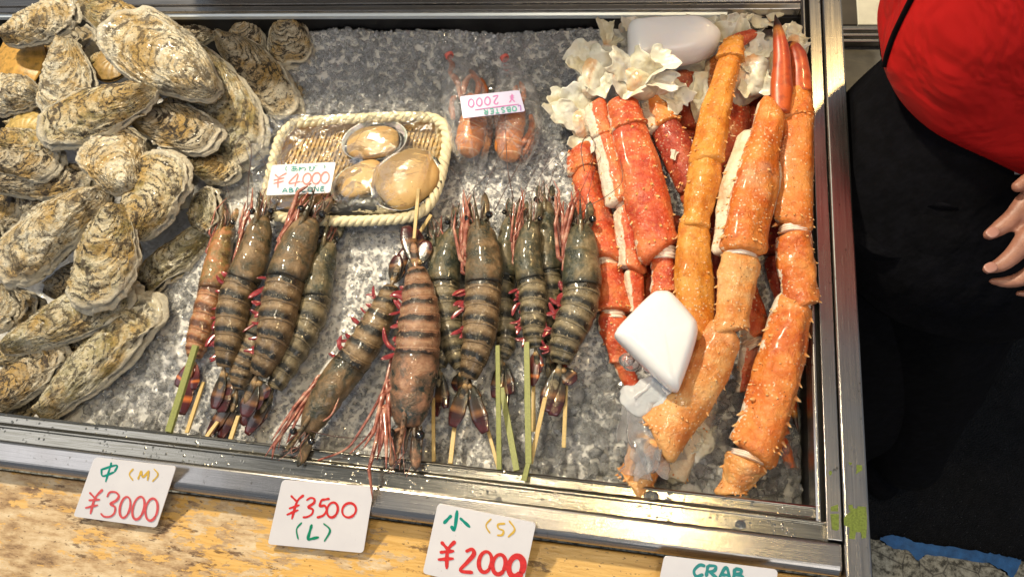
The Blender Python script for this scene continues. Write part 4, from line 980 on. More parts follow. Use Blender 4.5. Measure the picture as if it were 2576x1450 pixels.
for q0, q1, w_, t_, lb in (((1690, 560, -.034), (1700, 820, -.036), 80, 'd', 'dark red crab leg low in the gap left of the thick amber segment'), ((1800, 640, -.036), (1775, 860, -.038), 84, 'd', 'dark red crab leg low between the amber leg and the broad orange one'),
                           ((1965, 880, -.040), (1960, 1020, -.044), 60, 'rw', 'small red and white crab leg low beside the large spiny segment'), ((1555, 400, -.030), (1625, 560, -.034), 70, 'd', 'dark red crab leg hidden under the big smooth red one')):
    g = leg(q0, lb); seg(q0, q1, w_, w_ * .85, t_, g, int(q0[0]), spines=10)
# far left pair
g = leg((1530, 700, -.03), 'red orange crab leg closest to the prawns')
seg((1462, 372, -.022), (1470, 430, -.022), 72, 78, 'r', g, 1, spines=6); seg((1470, 430, -.020), (1528, 655, -.018), 76, 92, 'r', g, 2, spines=26); joint((1530, 660, -.020), 60, g, 1)
seg((1530, 668, -.018), (1545, 785, -.020), 68, 86, 'r', g, 3, spines=16); joint((1543, 790, -.020), 62, g, 3); seg((1540, 795, -.020), (1560, 915, -.026), 78, 50, 'r', g, 4, spines=12, mid=1.05); seg((1562, 905, -.028), (1600, 985, -.034), 44, 34, 'r', g, 5, spines=4)
petals((1472, 325, -.014), [(-70, -90, .02, 90), (-90, -60, .024, 60), (-20, -120, .026, 80), (-10, 60, -.002, 60)], g, 21); lump((1465, 310, -.014), 70, 80, .014, g, 22, ang=.3)
g = leg((1545, 450, -.01), 'crab leg with white striped side and red orange back beside the big red one')
seg((1500, 262, .004), (1520, 345, .004), 62, 58, 'rw', g, 6, spines=6); seg((1520, 345, .004), (1566, 510, .000), 60, 74, 'rw', g, 7, spines=22); joint((1574, 522, -.004), 50, g, 5)
seg((1572, 522, -.004), (1590, 680, -.010), 64, 62, 'rw', g, 8, spines=18); seg((1592, 684, -.012), (1602, 790, -.018), 50, 40, 'rw', g, 9, spines=10)
lump((1495, 190, .006), 76, 130, .020, g, 23, ang=-.2); petals((1492, 185, .016), [(-40, -85, .018, 84), (-58, -50, .012, 60), (30, -60, .02, 70), (30, 60, .0, 60)], g, 24)
g = leg((1640, 450, .0), 'big smooth red crab leg with white torn shoulder in the middle left of the heap')
seg((1562, 255, .014), (1582, 325, .014), 78, 84, 'r', g, 10, spines=10); seg((1580, 315, .012), (1660, 640, .004), 92, 98, 'r', g, 11, spines=38, mid=1.16, flat=.78); joint((1668, 640, .000), 70, g, 7)
seg((1670, 640, -.002), (1672, 740, -.004), 66, 62, 'r', g, 12, spines=10, mid=.94); seg((1670, 740, -.008), (1668, 860, -.02), 60, 50, 'r', g, 56, spines=4)
lump((1602, 205, .022), 120, 90, .022, g, 25, ang=.1); petals((1600, 195, .034), [(-62, -62, .022, 70), (85, -58, .022, 74), (30, -62, .024, 90), (-30, 40, .004, 70), (110, 10, .010, 40)], g, 26)
g = leg((1680, 350, .0), 'orange brown crab leg slanting under the long amber one')
seg((1640, 240, .002), (1672, 320, .002), 70, 80, 'ow', g, 13, spines=8); seg((1668, 310, .000), (1750, 470, -.006), 82, 84, 'd', g, 14, spines=22); lump((1668, 225, .006), 90, 70, .016, g, 27, ang=.6)
petals((1662, 210, .014), [(62, 60, -.002, 70), (50, 10, .01, 50)], g, 28); seg((1745, 460, -.010), (1790, 620, -.018), 80, 72, 'd', g, 57, spines=10)
petals((1690, 400, .012), [(10, -22, .004, 18)], g, 29)
# right group
g = leg((1815, 400, -.01), 'orange red crab leg between the long amber one and the spiny right hand one')
seg((1850, 205, -.006), (1845, 262, -.010), 60, 70, 'ow', g, 15, spines=4); seg((1845, 262, -.010), (1820, 470, -.014), 84, 92, 'r', g, 16, spines=20, mid=1.1); seg((1815, 470, -.018), (1800, 620, -.024), 84, 76, 'd', g, 17, spines=10)
lump((1885, 190, .010), 120, 150, .024, g, 30, ang=-.4, amp=.34); petals((1890, 150, .026), [(-20, -66, .014, 70), (40, -50, .016, 60), (-40, 10, .006, 60), (10, 90, -.004, 70)], g, 31)
petals((1842, 110, .012), [(0, -66, .024, 78), (24, -60, .026, 60), (-30, 10, .006, 60), (-8, 40, .004, 50)], g, 33); lump((1840, 105, .006), 60, 60, .014, g, 34)
g = leg((1760, 500, .03), 'long amber crab leg running from its red fingertip down behind the kite shaped ice block')
seg((1896, 84, .040), (1838, 112, .042), 30, 40, 'd', g, 18, spines=5, mid=1.1, name='fingertip'); seg((1848, 98, .044), (1838, 150, .042), 52, 66, 'y', g, 19, spines=12); seg((1842, 140, .042), (1775, 412, .036), 60, 78, 'y', g, 20, spines=34, mid=1.0)
seg((1775, 405, .034), (1744, 575, .028), 82, 66, 'y', g, 21, spines=16, mid=1.02, flat=.9); seg((1745, 560, .026), (1752, 862, .012), 82, 84, 'y', g, 22, spines=26, mid=1.13)
g = leg((1960, 300, .03), 'crab claw with long dark tipped fingers resting against the side rail')
# dactyl and fixed finger
def finger(ctrl, widths, parent, mat=CLAWM, name='claw_finger', sc=1.0):
    pts = spline([P(*c) for c in ctrl], 34); k = px(pts[17]); R = np.interp(np.linspace(0, 1, 34), np.linspace(0, 1, len(widths)), widths) * k / 2
    V, Fc, pc = loft(pts, R, R * .80, 22, fn=lambda S, A: 1 + .10 * vn(np.stack([np.cos(A) * 1.5, np.sin(A) * 1.5, S * 6], -1), 3) + .03 * vn(np.stack([np.cos(A) * 5, np.sin(A) * 5, S * 24], -1), 5)); pc[:, 0] *= sc
    return mesh(name, V, Fc, mat, parent, True, pc)
finger([(1950, 38, .060), (1957, 75, .060), (1966, 140, .056), (1966, 210, .050), (1962, 285, .046)], [3, 20, 36, 44, 56, 44], g)
finger([(1974, 110, .040), (1996, 118, .040), (2012, 165, .038), (2014, 235, .034)], [4, 22, 42, 46, 54], g)
finger([(1975, 118, .032), (1982, 175, .032), (1990, 240, .032)], [16, 26, 34], g, CM['o'])
seg((2008, 225, .034), (2002, 300, .034), 64, 76, 'o', g, 23, spines=8); seg((2002, 262, .032), (1996, 575, .024), 88, 86, 'o', g, 24, spines=34, mid=1.0); joint((1998, 582, .022), 76, g, 9, (0, 1), 8)
seg((1996, 585, .022), (2018, 775, .014), 88, 84, 'o', g, 25, spines=24, mid=1.02); joint((2004, 772, .012), 66, g, 10, (0, 1), 10)
seg((1998, 765, .012), (1895, 1148, .000), 104, 112, 'o', g, 26, spines=60, mid=1.04, sp_size=1.25, bow=-.02); joint((1886, 1150, -.004), 96, g, 11, (-.3, 1), 8)
seg((1880, 1152, -.006), (1838, 1240, -.016), 104, 66, 'c', g, 27, spines=12, sp_size=1.3, mid=.95)
petals((1992, 110, .024), [(-10, -66, .012, 60), (20, -30, .008, 50), (20, 20, .0, 50)], g, 35); lump((1998, 125, .014), 60, 90, .016, g, 36)
g = leg((1870, 640, .04), 'broad orange crab leg with white saw edged underside ending at the front rail')
seg((1938, 275, .050), (1862, 636, .042), 78, 100, 'o', g, 28, spines=44, mid=1.12, bow=.015, side_only=False)
seg((1886, 350, .036), (1824, 640, .030), 70, 62, 'w', g, 46, spines=16, side_only=True, mid=1.3, name='underside'); seg((1985, 350, .030), (1900, 610, .026), 40, 30, 'w', g, 47, spines=14, side_only=True, mid=1.4, name='underside')
joint((1862, 636, .038), 84, g, 12, (-.1, 1), 12); seg((1862, 642, .036), (1835, 835, .026), 100, 80, 'c', g, 29, spines=20, mid=.96); joint((1815, 832, .020), 66, g, 13, (-.5, .8), 14)
seg((1822, 832, .022), (1650, 1110, .004), 100, 112, 'c', g, 30, spines=34, mid=1.16, bow=-.03); seg((1650, 1105, .000), (1590, 1222, -.014), 108, 92, 'c', g, 45, spines=12, mid=.9)

# dull shells at the back in shade
g = leg((1700, 60, -.02), 'pale crab shoulders lying in shade behind the upper ice block', 'crab_piece')
for k_, (u, v, w_, h_) in enumerate([(1600, 60, 100, 70), (1680, 62, 110, 60), (1770, 50, 110, 60), (1860, 50, 90, 70), (1930, 45, 100, 50)]):
    lump((u, v, -.030), w_, h_, .022, g, 50 + k_, amp=.4); petals((u, v, -.012), [(30, -20, .008, 50), (-36, 14, .006, 44), (5, 30, .004, 40)], g, 60 + k_)
petals((1530, 110, -.020), [(-12, -66, .020, 36), (16, -30, .008, 50), (-5, 40, 0, 40)], g, 70)
# dark claw tip near the corner
g = leg((1995, 1040, -.05), 'black tipped crab finger poking from the clear ice in the corner', 'crab_claw_tip')
finger([(2008, 1085, -.040), (1998, 1040, -.040), (1990, 990, -.046)], [3, 16, 28], g, CLAWM, 'claw_finger', .55)

# ================================================================ milky ice blocks
m = Mat('milky_ice'); v = m.coord()
m.set(color=(0.84, 0.84, 0.85), rough=m.ramp(m.noise(v, 30, 3), [(.4, .14), (.6, .24)]), sss=.6, ssss=.02, coat=.5, coatr=.06, ior=1.31, normal=m.bump(m.noise(v, 26, 4), .35, .004, m.bump(m.noise(v, 150, 4), .10, .001)))
MILK = m.m
def block(name, outline, th, label, group, exp=3.2, tilt=(0, 0)):
    """closed rounded block; outline: (u, v, z) points of its mid height"""
    O = np.array([P(*q) for q in outline]); c = O.mean(0); n = 120
    pts = spline(np.vstack([O, O[:1]]), n + 1)[:-1]
    rings = []; rr_ = th * exp; Rm = np.linalg.norm(pts - c, axis=1).mean()
    prof = [(f, -1 - .0) for f in (.001, .3, .6)] + [(None, a) for a in np.linspace(-math.pi / 2, math.pi / 2, 21)] + [(f, 1) for f in (.6, .3, .001)]
    for f, a in prof:
        if f is None: ff = 1 - rr_ * (1 - math.cos(a)) / Rm; h = math.sin(a) * rr_ + math.copysign(th / 2 - rr_, a) if abs(a) > 1e-6 else 0; 
        else: ff = f * (1 - rr_ / Rm); h = a * (th / 2 + .0022 * (1 - f * f))
        rings.append(c + (pts - c) * ff + [0, 0, h])
    V = np.vstack(rings); V = V + (fbm(V * 24, 3, 2) * .0008)[:, None]
    return tag(mesh(name, V, grid_faces(27, n, True), MILK), label, 'ice block', group)
IB = 'milky ice blocks on the crab legs'
block('ice_block', [(1578, 110, .022), (1580, 72, .024), (1600, 64, .024), (1700, 55, .024), (1770, 58, .024), (1806, 82, .022), (1812, 100, .020), (1796, 128, .018), (1740, 150, .016), (1650, 162, .016), (1585, 166, .018)], .042, 'long rounded milky ice block lying across the white crab shoulders', IB, .46)
block('ice_block', [(1662, 734, .046), (1690, 742, .044), (1742, 800, .040), (1753, 822, .040), (1752, 850, .040), (1738, 900, .040), (1712, 972, .038), (1700, 985, .038), (1672, 970, .042), (1610, 912, .048), (1553, 856, .052), (1549, 835, .052), (1580, 798, .052), (1638, 742, .048)], .038, 'kite shaped milky ice block perched on the crab legs near the prawns', IB, .40)
# meltwater ice and film under the kite block
m = Mat('frosted_ice'); v = m.coord()
m.set(color=(.93, .92, .93), rough=.10, trans=.88, ior=1.31, coat=.5, sss=.1, normal=m.bump(m.noise(v, 60, 5, .7), .7, .003))
FROST = m.m
root = thing('melting_ice', P(1620, 1000, -.01), 'glassy half melted ice tongue hanging from the kite shaped block over the cream crab end', 'melting ice')
petals((1668, 962, .024), [(-95, 70, -.016, 78), (-40, 60, -.010, 60), (34, 14, .002, 34)], root, 81, 'white_tongue', MILK, .3)
petals((1600, 1010, .010), [(-6, 110, -.004, 66), (30, 150, .004, 60)], root, 83, 'clear_sheet', FROST, .3)
petals((1612, 1100, .014), [(-14, 110, -.006, 60), (34, 100, .002, 66)], root, 85, 'clear_sheet', FROST, .3)
for c, w_, h_, dz, a, sd in (((1575, 905, .010), 40, 36, .008, .3, 5), ((1588, 915, .006), 46, 40, .008, .1, 6), ((1640, 1140, .010), 44, 90, .005, .1, 7)):
    lump(c, w_, h_, dz, root, sd, 'clear_lobe', FROST, .25, 60, a)
# ================================================================ plastic film
def film(name, tint=(1, 1, 1), haze=.05, bscale=70):
    m = Mat(name); v = m.coord()
    n1 = m.noise(m.coord((1, 2.2, 1)), bscale, 5, .6, .8); n2 = m.noise(v, bscale * .35, 3, .6, 1.5)
    rid = m.math('ABSOLUTE', m.math('SUBTRACT', n2, .5))
    bp = m.bump(n1, .55, .006, m.bump(m.ramp(rid, [(0, 1.), (.04, 0.)]), .6, .002))
    tr = m.n('ShaderNodeBsdfTransparent'); tr.inputs[0].default_value = tuple(tint) + (1,)
    gl = m.n('ShaderNodeBsdfGlossy'); gl.inputs['Roughness'].default_value = .07; gl.inputs[0].default_value = (1, 1, 1, 1); m.put(gl.inputs['Normal'], bp)
    df = m.n('ShaderNodeBsdfDiffuse'); df.inputs[0].default_value = (.8, .8, .8, 1); m.put(df.inputs['Normal'], bp)
    fr = m.n('ShaderNodeFresnel'); fr.inputs[0].default_value = 1.5; m.put(fr.inputs['Normal'], bp)
    a = m.n('ShaderNodeMixShader'); m.put(a.inputs[0], m.math('ADD', m.math('MULTIPLY', fr.outputs[0], 0.5), -.006, True)); m.put(a.inputs[1], tr.outputs[0]); m.put(a.inputs[2], gl.outputs[0])
    b = m.n('ShaderNodeMixShader'); m.put(b.inputs[0], m.math('MULTIPLY', m.ramp(rid, [(0, 4.), (.05, 1.)]), haze)); m.put(b.inputs[1], a.outputs[0]); m.put(b.inputs[2], df.outputs[0])
    m.put(m.out.inputs['Surface'], b.outputs[0]); return m.m
FILM = film('clear_wrap', (.98, .98, .96), .012, 22)
BAG = film('plastic_bag', (.97, .97, .98), .055, 45)

# ================================================================ basket with abalones
BZ0 = -.018
bk = thing('bamboo_basket', P(900, 430, -.03), 'shallow woven bamboo basket with a braided pale rim holding abalones', 'basket')
OUT = [(735, 312), (820, 303), (960, 296), (1070, 295), (1112, 312), (1124, 350), (1112, 430), (1088, 500), (1050, 538), (980, 552), (840, 556), (720, 548), (672, 530), (668, 500), (682, 430), (704, 350)]
rimp = spline([P(u, v, BZ0 + .012) for u, v in OUT + OUT[:1]], 421)[:-1]
cen = rimp.mean(0)
BW = simple('braid_bamboo', (0.76, 0.67, 0.44), .5, 0, .18, 120, .4)
SL = Mat('woven_bamboo'); v = SL.coord((30, 30, 30)); 
SL.set(color=SL.ramp(SL.noise(SL.coord((90, 14, 14)), 6, 4), [(.3, (.36, .21, .06)), (.5, (.52, .33, .12)), (.7, (.62, .44, .19))]), rough=.42, normal=SL.bump(SL.noise(SL.coord((300, 20, 20)), 4, 3), .4, .0008))
SL = SL.m
Tn = np.roll(rimp, -1, 0) - np.roll(rimp, 1, 0); Tn /= np.linalg.norm(Tn, axis=1)[:, None]; Sn = np.cross(Tn, (0, 0, 1))
dist = np.concatenate([[0], np.cumsum(np.linalg.norm(np.diff(rimp, axis=0), axis=1))])
pieces = []
for k in range(3):
    a = dist / .030 * 2 * math.pi + k * 2 * math.pi / 3
    q = rimp + Sn * (np.cos(a) * .0034)[:, None] + np.array([0, 0, 1.]) * (np.sin(a) * .0034)[:, None]
    q = np.vstack([q, q[:1]]); pieces.append(loft(q, .0042, .0036, 10, cap=False))
V, Fc, pc = join(pieces); mesh('braided_rim', V, Fc, BW, bk, True, pc)
# side wall and woven bottom
ins = lambda f, z: cen + (rimp - cen) * f + [0, 0, z]
V = np.vstack([ins(.985, .002), ins(.955, -.010), ins(.90, -.016)]); mesh('side_wall', V, grid_faces(3, 420, True), SL, bk)
# slats run up the picture, weft across
pin = (ins(.95, 0))[:, :2]
def inside(x, y):
    c = False
    for (ax, ay), (bx, by) in zip(pin[::6], np.roll(pin[::6], -1, 0)):
        if (ay > y) != (by > y) and x < (bx - ax) * (y - ay) / (by - ay) + ax: c = not c
    return c
bz = BZ0 - .003
pieces = []; weft = []
x0, x1 = pin[:, 0].min(), pin[:, 0].max(); y0, y1 = pin[:, 1].min(), pin[:, 1].max()
nsl = 38; sh = .12
for i in range(nsl):
    x = x0 + (x1 - x0) * (i + .5) / nsl
    yy_ = np.linspace(y0, y1, 60); xx_ = x + (yy_ - (y0 + y1) / 2) * sh
    keep = np.array([inside(a, b) for a, b in zip(xx_, yy_)])
    if keep.sum() < 4: continue
    yy_, xx_ = yy_[keep], xx_[keep]
    z = bz + .0008 * np.sin(yy_ / .0085 * math.pi + (i % 2) * math.pi)
    pieces.append(loft(np.stack([xx_, yy_, z], -1), (x1 - x0) / nsl * .43, .0009, 6))
for i in range(26):
    y = y0 + (y1 - y0) * (i + .5) / 26; xx_ = np.linspace(x0, x1, 110); keep = np.array([inside(a, y) for a in xx_])
    if keep.sum() < 4: continue
    weft.append(loft(np.stack([xx_[keep], np.full(keep.sum(), y), bz - .0012 - .0006 * np.sin((xx_[keep] - x0) / (x1 - x0) * nsl * math.pi + i * math.pi)], -1), .0017, .0009, 6))
V, Fc, pc = join(pieces); mesh('warp_slats', V, Fc, SL, bk, True, pc)
V, Fc, pc = join(weft); mesh('weft_strips', V, Fc, SL, bk, True, pc)
V = np.vstack([ins(.93, -.020), [cen + [0, 0, -.020]]]); mesh('underside', V, [(i, (i + 1) % 420, 420) for i in range(420)], simple('dark_weave', (.07, .04, .015), .7), bk)

m = Mat('abalone_flesh'); v = m.coord()
m.set(color=m.mix(m.ramp(m.noise(v, 210, 3), [(.64, 0.), (.7, .5)]), m.ramp(m.noise(v, 20, 5, .6, .8), [(.3, (.42, .24, .08)), (.55, (.52, .33, .125)), (.75, (.60, .42, .18))]), (.2, .1, .03)), rough=.55, sss=.35, ssss=.008, normal=m.bump(m.noise(v, 40, 5, .6, 1.0), .45, .003))
FLESH = m.m
m = Mat('abalone_shell'); v = m.coord()
m.set(color=m.ramp(m.noise(v, 60, 4, .6, 1.), [(.3, (.45, .62, .55)), (.45, (.80, .82, .76)), (.58, (.72, .60, .66)), (.72, (.86, .86, .82))]), rough=.2, metal=.15, coat=.6)
NACRE = m.m
FRILL = simple('abalone_frill', (.018, .016, .012), .3, coat=.4, bump=.5)
def abalone(u, v, z, wpx, hpx, ang, label, th=.016, fu=0, fv=0, fw=.82, seed=0):
    root = thing('abalone', P(u, v, z - .01), label, 'abalone', 'abalones in the bamboo basket'); c = P(u, v, z - .006); k = px(c); ca, sa = math.cos(ang), math.sin(ang)
    ex = np.array([ca, sa, 0]); ey = np.array([-sa, ca, 0]); n = 64; ph_ = np.arange(n) / n * 2 * math.pi
    prof = [(.0, -.010), (.6, -.009), (.88, -.004), (.985, .004), (1.0, .0055), (.975, .005), (.86, -.001), (.6, -.005), (0, -.006)]
    wob = 1 + .03 * vn(np.stack([np.cos(ph_) * 1.5, np.sin(ph_) * 1.5, ph_ * 0 + seed], -1), 5)
    V = np.array([c + ex * (wpx / 2 * k * r_ * wob[j] * math.cos(a)) + ey * (hpx / 2 * k * r_ * wob[j] * math.sin(a)) + [0, 0, z_] for r_, z_ in prof for j, a in enumerate(ph_)])
    mesh('shell', V, grid_faces(len(prof), n, True), NACRE, root)
    cf = P(u + fu, v + fv, z)
    V = []; 
    for b in np.arange(10) / 10 * 2 * math.pi:
        pass
    rp = np.array([cf + ex * (wpx / 2 * k * fw * 1.04 * math.cos(a)) + ey * (hpx / 2 * k * fw * 1.04 * math.sin(a)) - [0, 0, .003] for a in list(ph_) + [0]])
    V, Fc, pc = loft(rp, .0030, .0026, 10, cap=False); V = V + (vn(V * 400, seed) * .0012)[:, None]; mesh('frill', V, Fc, FRILL, root, True, pc)
    V, Fc, pc = blob(cf, ex * wpx / 2 * k * fw, ey * hpx / 2 * k * fw, (0, 0, th * .62), 40, 56, .10, 26, seed, sq=.8)
    mesh('foot', V, Fc, FLESH, root, True, pc)
abalone(944, 357, -.006, 172, 116, .15, 'tan abalone at the far rim of the basket inside a pale iridescent shell', fu=-5, fv=2, fw=.80, seed=1)
abalone(905, 462, -.006, 150, 108, .55, 'smaller tan abalone in the middle of the basket overlapped by the biggest one', fw=.86, fu=4, fv=-12, seed=2, th=.014)
abalone(1022, 458, .000, 182, 166, .7, 'biggest smooth orange tan abalone at the corner of the basket', fw=.90, fu=4, fv=-8, th=.020, seed=3)
abalone(745, 512, -.008, 170, 70, .0, 'yellowish abalone mostly hidden under the 4000 yen card', fw=.8, fv=-10, seed=4, th=.012)
V, Fc, pc = blob(P(905, 520, -.008), (.045, .010, 0), (-.004, .014, 0), (0, 0, .010), 24, 40, .2, 60, 3); tag(mesh('abalone', V, Fc, FRILL), 'dark edge of an upturned abalone below the middle one', 'abalone', 'abalones in the bamboo basket')
# wrap stretched over it all
oc = [(640, 292), (700, 300), (820, 298), (960, 290), (1075, 288), (1128, 325), (1116, 440), (1092, 510), (1046, 550), (900, 562), (760, 562), (660, 560), (640, 500), (622, 420), (610, 340)]
ol = spline([P(u, v, -.020) for u, v in oc + oc[:1]], 161)[:-1]; oc_c = ol.mean(0); rings = []
ab = [(940, 358, .018, .046), (908, 450, .014, .040), (1026, 450, .030, .050), (745, 505, .010, .044)]
for f in np.linspace(1.0, 0.0, 60):
    q = oc_c + (ol - oc_c) * f; z = -.020 + .020 * min(1, (1 - f) / .10) 
    zz = np.full(len(q), z)
    if f < .98:
        for au, av, h_, s_ in ab:
            cc = P(au, av, .01); d2 = ((q[:, 0] - cc[0]) ** 2 + (q[:, 1] - cc[1]) ** 2) / s_ ** 2; zz = np.maximum(zz, .000 + h_ * np.clip(1 - d2, 0, 1) ** .5 - .002) if z > -.004 else zz
        fd = 1 - np.abs(vn(np.stack([q[:, 0] * 26 + q[:, 1] * 18, q[:, 1] * 50 - q[:, 0] * 22, q[:, 0] * 0], -1), 4)); zz = zz + .0042 * fd ** 5 + .0016 * fbm(q * 70, 3, 3)
    rings.append(np.column_stack([q[:, :2], zz]))
tag(mesh('plastic_wrap', np.vstack(rings), grid_faces(60, 160, True), FILM), 'crinkled clear plastic wrap stretched over the abalone basket', 'plastic wrap')

# ================================================================ lobster tails in bags
m = Mat('lobster_shell'); v = m.coord(); s = m.sep()
col = m.ramp(m.noise(v, 60, 4), [(.3, (.50, .13, .02)), (.6, (.68, .24, .05)), (.8, (.74, .36, .10))])
ln = m.math('ABSOLUTE', m.math('SUBTRACT', m.math('FRACT', m.math('ADD', m.math('MULTIPLY', s[0], 5.0), m.math('MULTIPLY', s[1], .18))), .5))
m.set(color=m.mix(m.ramp(ln, [(.0, .9), (.06, 0.)]), col, (.80, .56, .34)), rough=.3, coat=.4, sss=.1, ssss=.004, normal=m.bump(m.noise(v, 150, 3), .25, .001))
LOB = m.m; LOBD = simple('lobster_limb', (.36, .10, .025), .35, 0, .4, 90, .3)
BAND = simple('rubber_band', (.70, .16, .13), .5)
def lobster(path, wpx, limbs, label, blabel, bag, neck, seed, hint=None):
    root = thing('lobster', P(*path[1]), label, 'lobster', 'small lobsters packed on the ice'); q = spline([P(*c) for c in path], 50); k = px(q[25]); W = wpx * k / 2; t = np.linspace(0, 1, 50)
    f = t * 5; fr = f - np.floor(f); prof = np.interp(t, [0, .12, .4, .75, .92, 1], [.30, .74, 1, 1.0, .78, .38]); R = W * prof * (1 + .04 * fr)
    V, Fc, pc = loft(q, R, R * .92, 30, s=t); V = V + (fbm(V * 80, seed, 2) * .0008)[:, None]; mesh('tail', V, Fc, LOB, root, True, pc)
    for i, L_ in enumerate(limbs):
        pts = spline([P(*c) for c in L_], 24); w_ = W * .22 * np.interp(np.linspace(0, 1, 24), [0, .3, .5, .8, 1], [.7, 1.2, .8, 1.1, .3]); V, Fc, pc = loft(pts, w_, w_ * .8, 10); mesh('claw_arm' if i < 2 else 'leg', V, Fc, LOBD, root, True, pc)
    V, Fc, pc = blob(q[0] * .6 + P(*limbs[0][0]) * .4, (W * .5, 0, 0), (0, W * .8, 0), (0, 0, W * .45), 24, 30, .3, 90, seed); mesh('carapace', V, Fc, LOBD, root, True, pc)
    br = thing('plastic_bag', P(neck[0], neck[1], -.02), blabel, 'plastic bag', 'clear bags of lobster tied with red bands')
    cu = spline([[*P(u, v, z), w_ * k] for u, v, z, w_ in bag], 70); n = 60; tt = np.linspace(0, 1, 70)
    def fn(S, A): return 1 + .06 * vn(np.stack([np.cos(A) * 3, np.sin(A) * 3, S * 5 + seed], -1), seed) + .05 * (1 - np.abs(vn(np.stack([np.cos(A) * 5, np.sin(A) * 5, S * 7 + seed], -1), seed + 2))) ** 4 + .10 * np.sin(A * 9 + S * 3) * np.exp(-((S - .10) / .14) ** 2)
    V, Fc, pc = loft(cu[:, :3], np.maximum(cu[:, 3] / 2, .0004), np.maximum(np.minimum(cu[:, 3] / 2 * .8, .026), .0004), n, fn=fn, cap=False, s=tt); mesh('film', V, Fc, BAG, br, True, pc)
    c = P(*neck); T = nrm(P(*bag[2][:3]) - P(*bag[0][:3])); 
    for j in range(3):
        e = c + T * .0022 * (j - 1); a = np.arange(25) / 24 * 2 * math.pi; S_ = nrm(np.cross(T, (0, 0, 1))); N_ = np.cross(S_, T)
        V, Fc, pc = loft(e + S_ * (np.cos(a) * .0052)[:, None] + N_ * (np.sin(a) * .0046)[:, None] + T * (np.sin(a + j) * .0012)[:, None], .0011, .0011, 6, cap=False, up=tuple(T)); mesh('rubber_band', V, Fc, BAND, br, True, pc)
lobster([(1196, 262, -.014), (1192, 300, -.014), (1182, 350, -.014), (1178, 392, -.018)], 70,
        [[(1160, 250, -.012), (1150, 205, -.010), (1132, 182, -.008), (1138, 165, -.008), (1128, 145, -.010)], [(1195, 250, -.012), (1205, 215, -.008), (1192, 190, -.006), (1182, 175, -.008)], [(1140, 300, -.016), (1136, 260, -.014), (1146, 240, -.012)], [(1220, 250, -.014), (1218, 215, -.010), (1200, 195, -.010)], [(1165, 240, -.01), (1172, 205, -.006), (1190, 190, -.006), (1210, 210, -.008)]],
        'lobster with a round orange banded tail in the bag nearer the abalone basket', 'clear bag with red band whose lobster limbs stick up, nearer the basket',
        [(1117, 112, -.018, 8), (1121, 122, -.018, 24), (1131, 141, -.018, 12), (1150, 180, -.012, 80), (1170, 250, -.010, 118), (1182, 330, -.008, 112), (1184, 385, -.012, 84), (1186, 420, -.028, 66)], (1130, 139, -.018), 3)
lobster([(1300, 262, -.012), (1290, 300, -.010), (1280, 355, -.014), (1286, 405, -.018)], 70,
        [[(1310, 262, -.012), (1318, 235, -.010), (1308, 205, -.010)], [(1335, 290, -.014), (1338, 320, -.012), (1322, 350, -.012), (1312, 370, -.014)], [(1340, 330, -.016), (1330, 365, -.014), (1316, 390, -.016)], [(1290, 250, -.014), (1300, 215, -.010)]],
        'lobster curled with orange tail and yellow limbs in the bag nearer the crab legs', 'clear bag with red band twisted into a long neck, nearer the crab legs',
        [(1249, 112, -.018, 8), (1256, 128, -.018, 26), (1270, 146, -.018, 13), (1282, 190, -.014, 64), (1298, 245, -.010, 112), (1305, 310, -.008, 122), (1296, 370, -.010, 96), (1284, 415, -.020, 70), (1284, 440, -.028, 50)], (1269, 145, -.018), 5)

# ================================================================ price cards and their handwriting
CARD = Mat('laminated_card'); v = CARD.coord()
CARD.set(color=CARD.mix(CARD.ramp(CARD.noise(v, 420, 3, .6), [(.70, 0.), (.74, .55)]), CARD.ramp(CARD.noise(v, 25, 3), [(.3, (.72, .71, .76)), (.7, (.78, .77, .81))]), (.30, .26, .24)), rough=.22, coat=.3, normal=CARD.bump(CARD.noise(v, 30, 3), .08, .001)); CARD = CARD.m
INK = {k: simple('ink_' + k, c, .45, 0, .18, 300) for k, c in dict(red=(.66, .035, .035), softred=(.66, .10, .11), pinkred=(.72, .20, .18), teal=(.0, .26, .21), green=(.0, .24, .13), yellow=(.66, .43, .07), magenta=(.42, .06, .30), violet=(.24, .08, .36), bluegreen=(.02, .25, .26)).items()}
FONT = {'A': [[(0, 0), (.5, 1), (.95, 0)], [(.18, .36), (.8, .36)]], 'B': [[(.1, 0), (.1, 1)], [(.1, 1), (.6, .95), (.65, .72), (.15, .52)], [(.15, .52), (.8, .42), (.75, .1), (.1, 0)]], 'L': [[(.2, 1), (.15, 0), (.85, .05)]],
        'O': [[(.5, 1), (.1, .75), (.08, .3), (.45, 0), (.85, .25), (.88, .7), (.5, 1)]], 'N': [[(.1, 0), (.12, 1), (.8, 0), (.85, 1)]], 'E': [[(.15, 1), (.12, 0), (.8, .02)], [(.15, 1), (.8, 1)], [(.13, .52), (.68, .54)]],
        'S': [[(.8, .88), (.4, 1), (.15, .75), (.5, .52), (.8, .28), (.5, .0), (.12, .12)]], 'T': [[(.5, 0), (.5, 1)], [(.05, 1), (.95, 1)]], 'R': [[(.12, 0), (.12, 1)], [(.12, 1), (.7, .95), (.7, .6), (.14, .5)], [(.35, .5), (.85, 0)]],
        'C': [[(.85, .85), (.5, 1), (.12, .65), (.15, .25), (.5, 0), (.85, .12)]], '2': [[(.1, .78), (.4, 1), (.75, .8), (.6, .5), (.1, 0), (.9, .04)]], '0': [[(.5, 1), (.15, .75), (.1, .3), (.45, 0), (.85, .25), (.9, .7), (.5, 1)]],
        'Y': [[(.1, 1), (.5, .6)], [(.95, 1), (.5, .55), (.45, 0)], [(.15, .5), (.85, .5)], [(.12, .28), (.85, .28)]]}
